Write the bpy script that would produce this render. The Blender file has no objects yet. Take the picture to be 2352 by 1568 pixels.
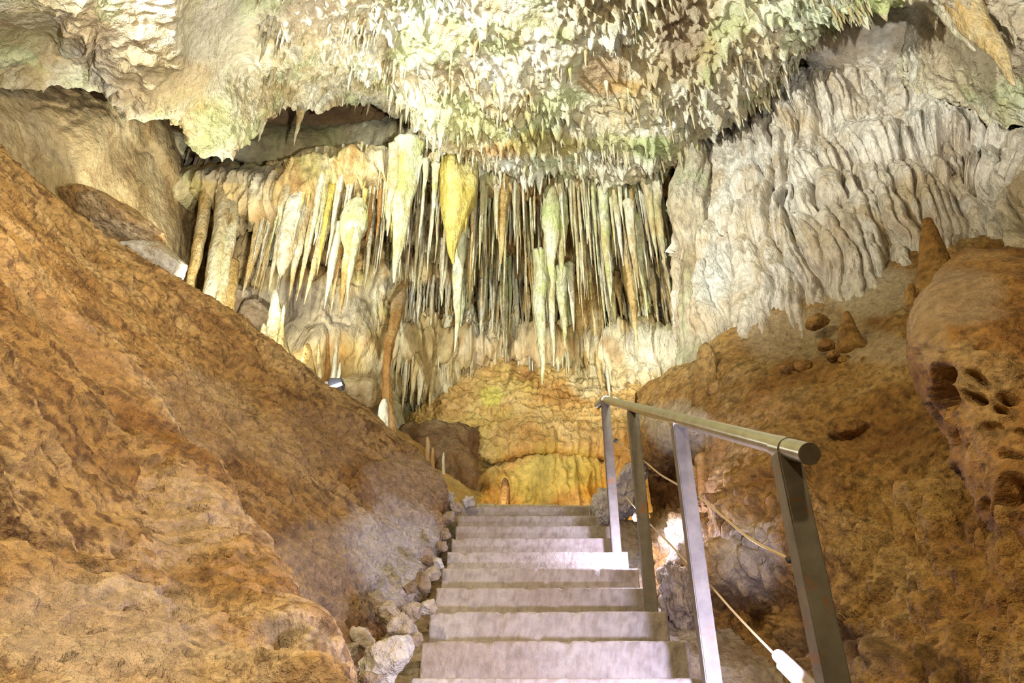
import bpy, bmesh, math, random
import numpy as np
from mathutils import Vector, Matrix

random.seed(7)
RNG = np.random.RandomState(11)
scene = bpy.context.scene
COL = scene.collection

# ------------------------------------------------------------------ camera model
F = 1568.0; CX = 1176.0; CY = 784.0
TH = math.radians(30.0)
CT, ST = math.cos(TH), math.sin(TH)
CAM = np.array([0.0, 0.0, 1.5])
STEP = 3.0           # photo pixels per mesh cell on the rock sheets


def ray(px, py):
    a = (px - CX) / F; b = -(py - CY) / F
    return a, CT - b * ST, ST + b * CT


def at(px, py, Y):
    dx, dy, dz = ray(px, py); t = Y / dy
    return CAM + np.array([dx * t, Y, dz * t])


def atz(px, py, z):
    dx, dy, dz = ray(px, py); t = z / dz
    return CAM + np.array([dx * t, dy * t, z])


def mpp(px, py, Y):
    """metres per photo pixel at that place"""
    return Y / ray(px, py)[1] / F


def proj(P):
    Q = np.asarray(P) - CAM
    d = Q[..., 1] * CT + Q[..., 2] * ST
    u = -Q[..., 1] * ST + Q[..., 2] * CT
    d = np.maximum(d, 0.25)
    return CX + F * Q[..., 0] / d, CY - F * u / d


# ------------------------------------------------------------------ noise
class _N:
    cache = {}
    @classmethod
    def get(cls, seed):
        if seed not in cls.cache:
            r = np.random.RandomState(seed)
            p = r.permutation(256); p = np.concatenate([p, p, p])
            g = r.normal(size=(256, 3)); g /= np.linalg.norm(g, axis=1)[:, None]
            cls.cache[seed] = (p, g, r.rand(256, 3))
        return cls.cache[seed]


def perlin(P, seed=0):
    p, g, _ = _N.get(seed)
    p = p.astype(np.int32); g = g.astype(np.float32)
    fl = np.floor(P); i = fl.astype(np.int32) & 255; f = (P - fl).astype(np.float32)
    w = f * f * f * (f * (f * 6 - 15) + 10)
    f0, f1, f2 = (np.ascontiguousarray(f[:, k]) for k in range(3))
    i0, i1, i2 = (np.ascontiguousarray(i[:, k]) for k in range(3))
    gx, gy, gz = (np.ascontiguousarray(g[:, k]) for k in range(3))
    out = np.zeros(len(P), np.float32)
    for dx in (0, 1):
        wx = w[:, 0] if dx else 1 - w[:, 0]
        a = p[i0 + dx]
        for dy in (0, 1):
            wxy = wx * (w[:, 1] if dy else 1 - w[:, 1])
            b = p[a + i1 + dy]
            for dz in (0, 1):
                h = p[b + i2 + dz]
                d = gx[h] * (f0 - dx) + gy[h] * (f1 - dy) + gz[h] * (f2 - dz)
                out += wxy * (w[:, 2] if dz else 1 - w[:, 2]) * d
    return out * 1.6


def fbm(P, freq, octv=4, gain=0.5, lac=2.07, seed=0, stretch=(1, 1, 1)):
    Q = P * (np.array(stretch) * freq); amp = 1.0; s = 0; n = 0
    for k in range(octv):
        s = s + amp * perlin(Q + 17.3 * k, seed + k); n += amp
        amp *= gain; Q = Q * lac
    return s / n


def ridged(P, freq, octv=4, gain=0.5, lac=2.07, seed=0, stretch=(1, 1, 1)):
    Q = P * (np.array(stretch) * freq); amp = 1.0; s = 0; n = 0
    for k in range(octv):
        s = s + amp * (1 - 2 * np.abs(perlin(Q + 9.1 * k, seed + k))); n += amp
        amp *= gain; Q = Q * lac
    return s / n


def worley(P, freq, seed=0, stretch=(1, 1, 1), flat=False):
    p, _, rv = _N.get(seed + 500)
    Q = P * (np.array(stretch) * freq)
    if flat:
        Q = Q.copy(); Q[:, 2] = 0.5
    i = np.floor(Q).astype(np.int64); f = Q - i
    F1 = np.full(len(P), 9.0); F2 = np.full(len(P), 9.0); ID = np.zeros(len(P), int)
    for dx in (-1, 0, 1):
        for dy in (-1, 0, 1):
            for dz in ((0,) if flat else (-1, 0, 1)):
                h = p[p[p[(i[:, 0] + dx) & 255] + ((i[:, 1] + dy) & 255)] + ((i[:, 2] + dz) & 255)]
                r = rv[h]
                ex = dx + r[:, 0] - f[:, 0]; ey = dy + r[:, 1] - f[:, 1]
                d = ex * ex + ey * ey
                if not flat:
                    ez = dz + r[:, 2] - f[:, 2]; d = d + ez * ez
                lt = d < F1
                F2 = np.where(lt, F1, np.minimum(F2, d))
                ID = np.where(lt, h, ID)
                F1 = np.where(lt, d, F1)
    return np.sqrt(F1), np.sqrt(F2), ID / 255.0


def sstep(a, b, x):
    t = np.clip((x - a) / (b - a), 0, 1)
    return t * t * (3 - 2 * t)


# ------------------------------------------------------------------ materials
def new_mat(name):
    m = bpy.data.materials.new(name); m.use_nodes = True
    nt = m.node_tree
    b = nt.nodes['Principled BSDF']
    return m, nt, b


PIG = {}


def rock(name, cols, scale=1.2, zs=1.0, vary=0.35, green=0.0, gcol=(.42, .55, .18), gscale=0.9, stain=None, rough=0.75,
         bump=0.4, bscale=40.0, bdist=0.02, spec=0.3, bzs=1.0, speck=0.0, speckcol=(.12, .07, .03), basis=None):
    """rock whose pigments are laid on per vertex (see pigment) with a fine grain and bump in the shader"""
    m, nt, b = new_mat(name)
    PIG[m.name] = dict(cols=cols, scale=scale, zs=zs, vary=vary, green=green, gcol=gcol, gscale=gscale, stain=stain, speck=speck, speckcol=speckcol, basis=basis)
    N, L = nt.nodes, nt.links
    geo = N.new('ShaderNodeNewGeometry')
    mp = N.new('ShaderNodeMapping'); mp.inputs['Scale'].default_value = (1, 1, bzs)
    L.new(geo.outputs['Position'], mp.inputs['Vector'])
    n = N.new('ShaderNodeTexNoise'); n.inputs['Scale'].default_value = bscale * .45; n.inputs['Detail'].default_value = 4.5
    n.inputs['Roughness'].default_value = .68
    L.new(mp.outputs[0], n.inputs['Vector'])
    r = N.new('ShaderNodeValToRGB'); r.color_ramp.elements[0].position = .34; r.color_ramp.elements[1].position = .62
    r.color_ramp.elements[0].color = (1 - vary * .8,) * 3 + (1,); r.color_ramp.elements[1].color = (1, 1, 1, 1)
    L.new(n.outputs[0], r.inputs[0])
    at_ = N.new('ShaderNodeAttribute'); at_.attribute_name = 'tint'
    x = N.new('ShaderNodeMix'); x.data_type = 'RGBA'; x.blend_type = 'MULTIPLY'; x.inputs[0].default_value = 1.0
    L.new(at_.outputs['Color'], x.inputs[6]); L.new(r.outputs[0], x.inputs[7])
    L.new(x.outputs[2], b.inputs['Base Color'])
    b.inputs['Roughness'].default_value = rough
    b.inputs['Specular IOR Level'].default_value = spec
    bp = N.new('ShaderNodeBump'); bp.inputs['Strength'].default_value = min(1, bump * 1.7); bp.inputs['Distance'].default_value = bdist * 3.0
    L.new(n.outputs[0], bp.inputs['Height'])
    L.new(bp.outputs[0], b.inputs['Normal'])
    return m


def pigment(P, mat, tints=(), X=None, Y=None):
    """colour of each rock vertex: mineral mix, stains, algae and dirt specks from solid noise, then named patches"""
    d = PIG[mat.name]
    Q = P * np.array([1, 1, d['zs']])
    if d['basis'] is not None: Q = P @ d['basis']
    sd = (hash_name(mat.name) % 97) + 600
    n1 = np.clip(.5 + .62 * fbm(Q, d['scale'], 5, .6, seed=sd), 0, 1)
    k = len(d['cols']); xs = np.linspace(.26, .74, k); C = np.array(d['cols'])
    T = np.stack([np.interp(n1, xs, C[:, c]) for c in range(3)], 1)
    v = np.clip(.5 + .8 * fbm(Q, d['scale'] * 8, 3, .6, seed=sd + 1), 0, 1)
    T *= (1 - d['vary'] * .9 * sstep(.55, .15, v))[:, None]
    def lay(c, w):
        nonlocal T
        T = T * (1 - w[:, None]) + np.array(c) * w[:, None]
    if d['stain']:
        lay(d['stain'][0], d['stain'][1] * sstep(.02, .30, fbm(Q, d['scale'] * 2.3, 5, .65, seed=sd + 2)))
    if d['green']:
        lay(d['gcol'], d['green'] * sstep(-.04, .30, fbm(P, d['gscale'], 4, .6, seed=sd + 3)))
    if d['speck']:
        lay(d['speckcol'], d['speck'] * sstep(.12, .26, fbm(Q, d['scale'] * 11, 3, .6, seed=sd + 4)))
        lay(d['speckcol'], .8 * d['speck'] * sstep(.20, .34, fbm(Q, d['scale'] * 28, 2, .6, seed=sd + 5)))
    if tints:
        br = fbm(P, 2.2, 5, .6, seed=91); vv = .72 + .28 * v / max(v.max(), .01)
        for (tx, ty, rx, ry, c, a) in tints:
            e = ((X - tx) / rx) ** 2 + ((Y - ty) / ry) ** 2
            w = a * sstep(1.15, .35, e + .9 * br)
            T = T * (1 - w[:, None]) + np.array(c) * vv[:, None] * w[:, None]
    return T


def hash_name(n):
    h = 7
    for ch in n: h = (h * 31 + ord(ch)) % 100003
    return h


def plain(name, col, rough=.5, metal=0.0, emit=None, estr=0.0):
    m, nt, b = new_mat(name)
    b.inputs['Base Color'].default_value = (*col, 1); b.inputs['Roughness'].default_value = rough
    b.inputs['Metallic'].default_value = metal
    if emit:
        b.inputs['Emission Color'].default_value = (*emit, 1); b.inputs['Emission Strength'].default_value = estr
    return m


M = {}
M['ceiling'] = rock('pale ceiling limestone', [(.50, .38, .18), (.76, .71, .54), (.86, .87, .79)], 1.2, green=.5, gcol=(.48, .60, .28), gscale=1.3,
                    stain=((.52, .42, .20), .6), bump=.6, bscale=30, rough=.7)
M['recess'] = rock('grey cream recess rock', [(.44, .35, .18), (.62, .56, .36), (.74, .70, .52)], 1.0, green=.5, gcol=(.42, .46, .22), gscale=1.6, bump=.4, bscale=22)
M['wall'] = rock('tan wall rock', [(.36, .25, .11), (.52, .40, .21), (.62, .52, .33)], .9, vary=.3, stain=((.36, .22, .10), .5), bump=.45, bscale=28)
M['back'] = rock('back wall rock', [(.34, .20, .06), (.58, .45, .22), (.78, .73, .56)], 1.3, .45, green=.35, gcol=(.55, .60, .25), stain=((.40, .24, .09), .7), bump=.5, bscale=30, bzs=.4)
M['amber'] = rock('amber flowstone', [(.38, .19, .05), (.58, .36, .12), (.72, .52, .24)], 1.9, .8, green=.3, gcol=(.70, .60, .16), gscale=1.5, rough=.55, bump=.45, bscale=26)
M['yellow'] = rock('yellow flowstone', [(.62, .42, .12), (.80, .66, .24), (.84, .76, .42)], 1.6, .3, green=.2, gcol=(.66, .64, .18), rough=.5, bump=.4, bscale=40, bzs=.25)
M['drape'] = rock('white flowstone', [(.60, .50, .36), (.80, .75, .64), (.86, .84, .78)], 1.3, .6, vary=.35, stain=((.56, .43, .25), .6), rough=.55, bump=.5, bscale=42, bzs=.5)
RB = np.array([[.71 * .5, -.33, .62], [.58 * .5, .78, -.25], [-.40 * .5, .53, .75]])
M['earth'] = rock('brown earth rock', [(.31, .15, .04), (.48, .28, .09), (.62, .42, .18)], 1.5, vary=.5, stain=((.64, .44, .20), .6), rough=.8, bump=.6, bscale=70, bdist=.012,
                  speck=.75, speckcol=(.13, .06, .02), basis=RB)
M['mauve'] = rock('pale clay rock', [(.36, .18, .05), (.58, .37, .15), (.70, .54, .33)], 2.2, vary=.5, stain=((.56, .31, .10), .5), rough=.75, bump=.7, bscale=60, bdist=.012,
                  speck=.7, speckcol=(.17, .09, .035), basis=RB)
M['clay'] = rock('ochre clay slope', [(.31, .15, .04), (.48, .28, .085), (.60, .42, .18)], 1.6, vary=.45, speck=.5, rough=.8, bump=.6, bscale=55, bdist=.012)
M['ochre'] = rock('orange knobbed rock', [(.26, .115, .03), (.46, .25, .075), (.56, .38, .17)], 2.6, vary=.5, speck=.4, rough=.65, bump=.5, bscale=40, bdist=.012)
M['stone'] = rock('broken stone', [(.30, .20, .11), (.46, .36, .24), (.58, .50, .40)], 3.0, vary=.4, rough=.8, bump=.6, bscale=60, bdist=.01)
M['palestone'] = rock('pale stone', [(.56, .46, .32), (.72, .66, .54), (.80, .76, .68)], 2.0, vary=.35, stain=((.45, .30, .15), .5), rough=.7, bump=.6, bscale=50, bdist=.012)
M['cream'] = rock('cream dripstone', [(.50, .36, .15), (.76, .70, .50), (.86, .84, .74)], 3.0, .25, vary=.4, green=.4, gcol=(.66, .68, .38), gscale=2.0, stain=((.46, .30, .10), .7), rough=.55, bump=.45, bscale=45, bzs=.5)
M['green'] = rock('green tinged dripstone', [(.50, .42, .20), (.70, .70, .46), (.82, .83, .66)], 3.0, .3, vary=.4, stain=((.50, .42, .14), .6), green=.5, gcol=(.56, .68, .20), gscale=2.5, rough=.5, bump=.45, bscale=45, bzs=.5)
M['gold'] = rock('yellow dripstone', [(.46, .33, .06), (.66, .53, .14), (.76, .68, .32)], 2.2, .4, vary=.35, green=.4, gcol=(.50, .52, .08), rough=.5, bump=.5, bscale=45, bzs=.5)
M['ambers'] = rock('amber dripstone', [(.44, .26, .07), (.68, .50, .22), (.80, .72, .48)], 3.0, .35, vary=.35, rough=.5, bump=.5, bscale=45, bzs=.6)
M['orange'] = rock('orange dripstone', [(.42, .21, .06), (.58, .34, .12), (.68, .50, .28)], 2.0, .4, vary=.3, rough=.6, bump=.4, bscale=45)
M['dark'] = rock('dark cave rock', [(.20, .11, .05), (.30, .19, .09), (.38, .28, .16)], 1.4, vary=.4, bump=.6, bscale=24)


M['pillar'] = rock('grey brown pillar rock', [(.38, .29, .18), (.52, .44, .31), (.64, .58, .46)], 2.0, .6, vary=.4, green=.3, gcol=(.44, .56, .22), gscale=1.4, bump=.5, bscale=40, bzs=.5)


def concrete_mat():
    m = rock('grey brown concrete', [(.40, .33, .27), (.48, .42, .37), (.56, .51, .46)], 2.4, vary=.25, rough=.55, bump=.35, bscale=60, bdist=.006, spec=.4, speck=.35, speckcol=(.22, .15, .09))
    return m
M['concrete'] = concrete_mat()
M['kerb'] = rock('yellowish cut stone', [(.62, .54, .36), (.74, .68, .50), (.80, .76, .62)], 3.0, vary=.25, rough=.7, bump=.5, bscale=50, bdist=.008)


def metal_mat(name, c0, c1, metal, rough, rust=.0):
    m, nt, b = new_mat(name); N, L = nt.nodes, nt.links
    tc = N.new('ShaderNodeNewGeometry')
    n = N.new('ShaderNodeTexNoise'); n.inputs['Scale'].default_value = 14; n.inputs['Detail'].default_value = 9; n.inputs['Roughness'].default_value = .65
    L.new(tc.outputs['Position'], n.inputs['Vector'])
    r = N.new('ShaderNodeValToRGB'); r.color_ramp.elements[0].position = .35; r.color_ramp.elements[1].position = .65
    r.color_ramp.elements[0].color = (*c0, 1); r.color_ramp.elements[1].color = (*c1, 1)
    L.new(n.outputs[0], r.inputs[0])
    out = r.outputs[0]
    if rust:
        n2 = N.new('ShaderNodeTexNoise'); n2.inputs['Scale'].default_value = 9; n2.inputs['Detail'].default_value = 10; n2.inputs['Roughness'].default_value = .7
        L.new(tc.outputs['Position'], n2.inputs['Vector'])
        r2 = N.new('ShaderNodeValToRGB'); r2.color_ramp.elements[0].position = .57; r2.color_ramp.elements[1].position = .66
        r2.color_ramp.elements[0].color = (0, 0, 0, 1); r2.color_ramp.elements[1].color = (rust,) * 3 + (1,)
        L.new(n2.outputs[0], r2.inputs[0])
        x = N.new('ShaderNodeMix'); x.data_type = 'RGBA'
        L.new(r2.outputs[0], x.inputs[0]); L.new(out, x.inputs[6]); x.inputs[7].default_value = (.34, .14, .04, 1)
        out = x.outputs[2]
    L.new(out, b.inputs['Base Color'])
    b.inputs['Metallic'].default_value = metal; b.inputs['Roughness'].default_value = rough
    bp = N.new('ShaderNodeBump'); bp.inputs['Strength'].default_value = .15; bp.inputs['Distance'].default_value = .004
    L.new(n.outputs[0], bp.inputs['Height']); L.new(bp.outputs[0], b.inputs['Normal'])
    return m
M['post'] = metal_mat('painted grey steel with rust', (.16, .145, .12), (.24, .22, .18), .0, .55, .9)
M['rail'] = metal_mat('worn galvanised steel', (.50, .48, .38), (.68, .66, .55), .9, .28)
M['cap'] = metal_mat('grey end plate', (.25, .24, .20), (.36, .35, .30), .6, .5)
M['cord'] = plain('pale cord', (.62, .48, .24), .7)
M['clip'] = plain('dark cord knot', (.06, .05, .05), .7)
M['housing'] = plain('grey lamp housing', (.42, .36, .34), .5, .3)
M['blackbox'] = plain('dark lamp housing', (.08, .08, .10), .5, .2)
M['led_violet'] = plain('violet white lamp tube', (1, 1, 1), .4, 0, (.80, .78, 1.0), 40)
M['led_white'] = plain('cold white lamp tube', (1, 1, 1), .4, 0, (.86, .95, 1.0), 30)


# ------------------------------------------------------------------ object helpers
def tag(o, label, cat, group=None, kind=None):
    o['label'] = label; o['category'] = cat
    if group: o['group'] = group
    if kind: o['kind'] = kind
    return o


def mesh_obj(name, V, Fc, mat, parent=None, smooth=True, origin=None, tints=()):
    V = np.asarray(V, dtype=np.float64)
    if origin is not None: V = V - np.asarray(origin)
    me = bpy.data.meshes.new(name)
    Fc = np.asarray(Fc)
    if Fc.ndim == 2:
        n, k = Fc.shape
        me.vertices.add(len(V)); me.vertices.foreach_set('co', V.astype(np.float32).ravel())
        me.loops.add(n * k); me.loops.foreach_set('vertex_index', Fc.astype(np.int32).ravel())
        me.polygons.add(n); me.polygons.foreach_set('loop_start', np.arange(0, n * k, k, dtype=np.int32))
        me.update(calc_edges=True)
    else:
        me.from_pydata([tuple(v) for v in V], [], [list(map(int, f)) for f in Fc])
    me.polygons.foreach_set('use_smooth', np.full(len(me.polygons), bool(smooth)))
    me.materials.append(M[mat] if isinstance(mat, str) else mat)
    o = bpy.data.objects.new(name, me); COL.objects.link(o)
    if parent is not None: o.parent = parent
    if origin is not None: o.location = tuple(origin)
    a = me.color_attributes.new('tint', 'FLOAT_COLOR', 'POINT')
    if me.materials[0].name in PIG:
        W_ = V if origin is None else V + np.asarray(origin)
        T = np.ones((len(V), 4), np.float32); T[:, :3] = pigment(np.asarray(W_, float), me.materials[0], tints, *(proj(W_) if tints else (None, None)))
        a.data.foreach_set('color', T.ravel())
    return o


def empty(name, loc=(0, 0, 0)):
    o = bpy.data.objects.new(name, None); COL.objects.link(o); o.location = tuple(loc); o.empty_display_size = .1
    return o


def hermite(K, A, Q, axis):
    """non-uniform cardinal spline through control values A (knots K along axis) sampled at Q"""
    A = np.moveaxis(A, axis, 0); n = len(K)
    T = np.zeros_like(A)
    d = np.diff(A, axis=0) / np.diff(K).reshape(-1, *([1] * (A.ndim - 1)))
    for i in range(1, n - 1):
        h0, h1 = K[i] - K[i - 1], K[i + 1] - K[i]
        T[i] = (d[i - 1] * h1 + d[i] * h0) / (h0 + h1)
    T[0] = d[0]; T[-1] = d[-1]
    j = np.clip(np.searchsorted(K, Q, side='right') - 1, 0, n - 2)
    h = (K[j + 1] - K[j]); s = (Q - K[j]) / h
    sh = (-1,) + (1,) * (A.ndim - 1)
    s = s.reshape(sh); h = h.reshape(sh)
    R = ((1 + 2 * s) * (1 - s) ** 2) * A[j] + s * (1 - s) ** 2 * h * T[j] + s * s * (3 - 2 * s) * A[j + 1] + s * s * (s - 1) * h * T[j + 1]
    return np.moveaxis(R, 0, axis)


SHEETS = {}


def sheet(name, grid, mat, disp=None, step=None, tints=(), flip=False, maxseg=420.0):
    """rock surface through a grid of control points (rows of points), displaced along its own normals"""
    step = step or STEP
    A = np.array(grid, dtype=float)                       # R,C,3
    px, py = proj(A)
    def knots(axis):
        d = np.linalg.norm(np.diff(A, axis=axis), axis=2)
        d = np.maximum(d.mean(axis=1 - axis), .02)
        q = np.hypot(np.diff(px, axis=axis), np.diff(py, axis=axis))
        q = np.clip(np.percentile(q, 75, axis=1 - axis), 4, maxseg)
        K = np.concatenate([[0], np.cumsum(d)])
        S = [np.linspace(K[i], K[i + 1], max(2, int(q[i] / step)), endpoint=False) for i in range(len(q))]
        return K, np.concatenate(S + [[K[-1]]])
    KR, QR = knots(0); KC, QC = knots(1)
    B = hermite(KR, hermite(KC, A, QC, 1), QR, 0)
    nr, nc = B.shape[:2]
    def normals(B):
        du = np.gradient(B, axis=1); dv = np.gradient(B, axis=0)
        N = np.cross(du, dv); N /= np.maximum(np.linalg.norm(N, axis=2, keepdims=True), 1e-9)
        return N
    N = normals(B)
    s = np.sign(np.median(np.sum(N * (CAM - B), axis=2)))
    if s == 0: s = 1
    if flip: s = -s
    N = N * s
    P = B.reshape(-1, 3); Nn = N.reshape(-1, 3)
    X, Yp = proj(P)
    if disp is not None:
        P = P + disp(P, Nn, X, Yp)
    idx = np.arange(nr * nc).reshape(nr, nc)
    q = np.stack([idx[:-1, :-1], idx[:-1, 1:], idx[1:, 1:], idx[1:, :-1]], axis=-1).reshape(-1, 4)
    if s < 0: q = q[:, ::-1]
    o = mesh_obj(name, P, q, mat, tints=tints)
    SHEETS[name] = (P, X, Yp, Nn)
    return o


def tube_rock(name, pts, mat, seg=12, rough=.16, rfreq=3.0, wob=.10, ring=0.0, flute=0.0, seed=0, parent=None, step_px=5, tip_round=False, world=False):
    """dripstone along a list of (px, py, Y, radius in px) -- or world points with radii in metres"""
    if not world:
        C = np.array([at(a, b, c) for a, b, c, _ in pts]); R = np.array([r * mpp(a, b, c) for a, b, c, r in pts])
    else:
        C = np.array([p[:3] for p in pts]); R = np.array([p[3] for p in pts])
    d = np.linalg.norm(np.diff(C, axis=0), axis=1)
    K = np.concatenate([[0], np.cumsum(np.maximum(d, 1e-4))])
    x, y = proj(C); Lp = np.hypot(np.diff(x), np.diff(y)).sum()
    n = int(np.clip(Lp / step_px, 6, 90))
    Q = np.linspace(0, K[-1], n)
    c = hermite(K, C, Q, 0); r = np.maximum(np.interp(Q, K, R), 1e-4)
    rs = np.random.RandomState(seed)
    Ln = K[-1]
    off = np.stack([fbm(np.stack([Q * 2.2 / max(Ln, .3), np.full(n, seed * 1.37 + 3 * k), np.full(n, .5)], 1), 1.0, 3, seed=3) for k in range(2)], 1)
    off -= off[:1]
    c[:, 0] += off[:, 0] * wob * R.max(); c[:, 1] += off[:, 1] * wob * R.max()
    ax = C[-1] - C[0]; ax = ax / max(np.linalg.norm(ax), 1e-6)
    u = np.cross(ax, [0, 1, 0.01]); u /= np.linalg.norm(u); v = np.cross(ax, u)
    a = np.linspace(0, 2 * math.pi, seg, endpoint=False)
    dirs = np.cos(a)[:, None] * u + np.sin(a)[:, None] * v          # seg,3
    A, S = np.meshgrid(a, Q)
    cyl = np.stack([np.cos(A).ravel() * .8, np.sin(A).ravel() * .8, S.ravel() / max(R.max(), .01) * .22], 1) + seed * 5.31
    nz = fbm(cyl, rfreq * .5, 4, .55, seed=21)
    if flute:
        nz = nz + flute / max(rough, .01) * fbm(cyl, 3.2, 2, seed=45, stretch=(1, 1, .12))
    m = 1 + rough * nz * 1.6
    if ring:
        ph = S.ravel() / max(R.max(), .02) * 3.3 + .8 * nz
        m = m + ring * np.abs(np.sin(ph))
    m = m.reshape(n, seg)
    V = c[:, None, :] + dirs[None] * (r[:, None] * m)[:, :, None]
    V = V.reshape(-1, 3)
    idx = np.arange(n * seg).reshape(n, seg)
    q = np.stack([idx[:-1], np.roll(idx, -1, 1)[:-1], np.roll(idx, -1, 1)[1:], idx[1:]], -1).reshape(-1, 4)
    tipv = c[-1] + ax * r[-1] * (1.0 if tip_round else 1.5)
    V = np.vstack([V, c[0] - ax * r[0] * .2, tipv])
    k = n * seg
    caps = [(idx[0, (j + 1) % seg], idx[0, j], k, k) for j in range(seg)] + [(idx[-1, j], idx[-1, (j + 1) % seg], k + 1, k + 1) for j in range(seg)]
    faces = [tuple(f) for f in q] + [f[:3] for f in caps]
    return mesh_obj(name, V, np.array(faces, dtype=object), mat, parent, origin=C[0])


def blob_mesh(c, rad, rot=0.0, sub=4, amp=.25, freq=1.6, seed=0, facet=.3, oct_=5, pit=0.0):
    bm = bmesh.new(); bmesh.ops.create_icosphere(bm, subdivisions=sub, radius=1.0)
    V = np.array([v.co[:] for v in bm.verts]); Fc = np.array([[v.index for v in f.verts] for f in bm.faces]); bm.free()
    n = fbm(V + seed * 3.17, freq, oct_, .5, seed=5)
    if facet:
        rr = np.random.RandomState(seed + 77); pn = rr.normal(size=(16, 3)); pn /= np.linalg.norm(pn, axis=1)[:, None]
        off = rr.uniform(.62, .95, 16)
        dd = V @ pn.T
        cut = np.min(np.where(dd > .05, off / np.maximum(dd, .05), 9), axis=1)
        k_ = min(1, .35 + facet)
        V = V * (1 - k_ + k_ * np.minimum(cut, 1.15))[:, None]
    if facet:
        F1, F2, _ = worley(V + seed * 1.91, 1.15, seed=8)
        n = n + facet * (F2 - F1) * -1.2
    if pit:
        F1, F2, _ = worley(V + seed * .7, 3.6, seed=9)
        n = n - pit * sstep(.45, .1, F1)
    W = V * (1 + amp * n)[:, None] * np.array(rad)
    cr, sr = math.cos(rot), math.sin(rot)
    W = np.stack([W[:, 0] * cr - W[:, 2] * sr, W[:, 1], W[:, 0] * sr + W[:, 2] * cr], 1)
    return W + np.asarray(c), Fc


def boulder(name, px, py, Y, rx, ry, mat, rot=0, depth=None, label='', cat='rock', group=None, **kw):
    s = mpp(px, py, Y); c = at(px, py, Y)
    V, Fc = blob_mesh(c, (rx * s, (depth or (rx + ry) / 2) * s, ry * s), rot, **kw)
    o = mesh_obj(name, V, Fc, mat, origin=c)
    return tag(o, label, cat, group)


# ------------------------------------------------------------------ SETTING: rock sheets
def I(px, keys, vals):
    return float(np.interp(px, keys, vals))


# ---- ceiling
c_px = [-600, -250, -50, 60, 120, 170, 220, 270, 320, 370, 410, 450, 485, 520, 560, 600, 650, 720, 790, 850, 900, 950, 1000, 1060, 1130, 1200, 1280, 1350,
        1420, 1480, 1530, 1580, 1640, 1700, 1780, 1850, 1950, 2050, 2200, 2352, 2600, 3000]
rk = [-600, 0, 80, 120, 165, 205, 235, 270, 310, 370, 420, 450, 485, 520, 560, 600, 650, 720, 790, 850, 900, 950, 1000, 1060, 1130, 1200, 1350, 1420, 1480, 1530, 1580, 1640, 1700, 1780, 1850, 1950, 2050, 2200, 2352, 3000]
rv = [40, 66, 70, 90, 130, 155, 172, 225, 256, 268, 252, 240, 215, 172, 152, 163, 160, 142, 148, 165, 178, 240, 320, 345, 375, 380, 390, 395, 392, 370, 335, 295, 232, 178, 110, 15, -10, 25, 100, 200]
yk = [-600, 0, 150, 270, 370, 450, 520, 600, 720, 850, 950, 1060, 1200, 1350, 1480, 1580, 1700, 1850, 2050, 2352, 3000]
yv = [2.4, 3.3, 3.7, 4.2, 4.6, 4.8, 4.9, 5.0, 5.3, 5.5, 5.8, 6.2, 6.5, 6.6, 6.3, 6.0, 5.3, 4.9, 4.3, 3.6, 2.6]
zk = [-600, 0, 200, 370, 480, 600, 850, 1200, 1500, 1850, 2352, 3000]
zv = [3.3, 4.35, 4.75, 4.95, 5.35, 5.8, 6.2, 6.15, 6.2, 6.0, 5.2, 4.0]
rows = [[] for _ in range(9)]
for p in c_px:
    rim = I(p, rk, rv); Yr = I(p, yk, yv); z0 = I(p, zk, zv)
    R = at(p, rim, Yr); zr = R[2] - CAM[2]
    a0 = atz(p, -20, z0)
    rows[0].append(np.array([a0[0] * 1.6, -3.5, CAM[2] + z0 * .75]))
    rows[1].append(np.array([a0[0] * 1.25, -.2, CAM[2] + z0 + .05]))
    rows[2].append(atz(p, -320, z0 + .08))
    rows[3].append(atz(p, -20, z0))
    for k, fr in ((4, .35), (5, .7)):
        rows[k].append(atz(p, -20 + (rim + 20) * fr, z0 + (zr - z0) * (fr ** 1.3) - .10 * math.sin(fr * math.pi)))
    rows[6].append(R)
    rows[7].append(R + np.array([0, .40, .34])); rows[8].append(R + np.array([0, 1.2, .8]))


def blobmask(X, Y, spots):
    m = np.zeros(len(X))
    for (a, b, rx, ry, s) in spots:
        m = np.maximum(m, s * sstep(1.3, .5, ((X - a) / rx) ** 2 + ((Y - b) / ry) ** 2))
    return m


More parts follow.
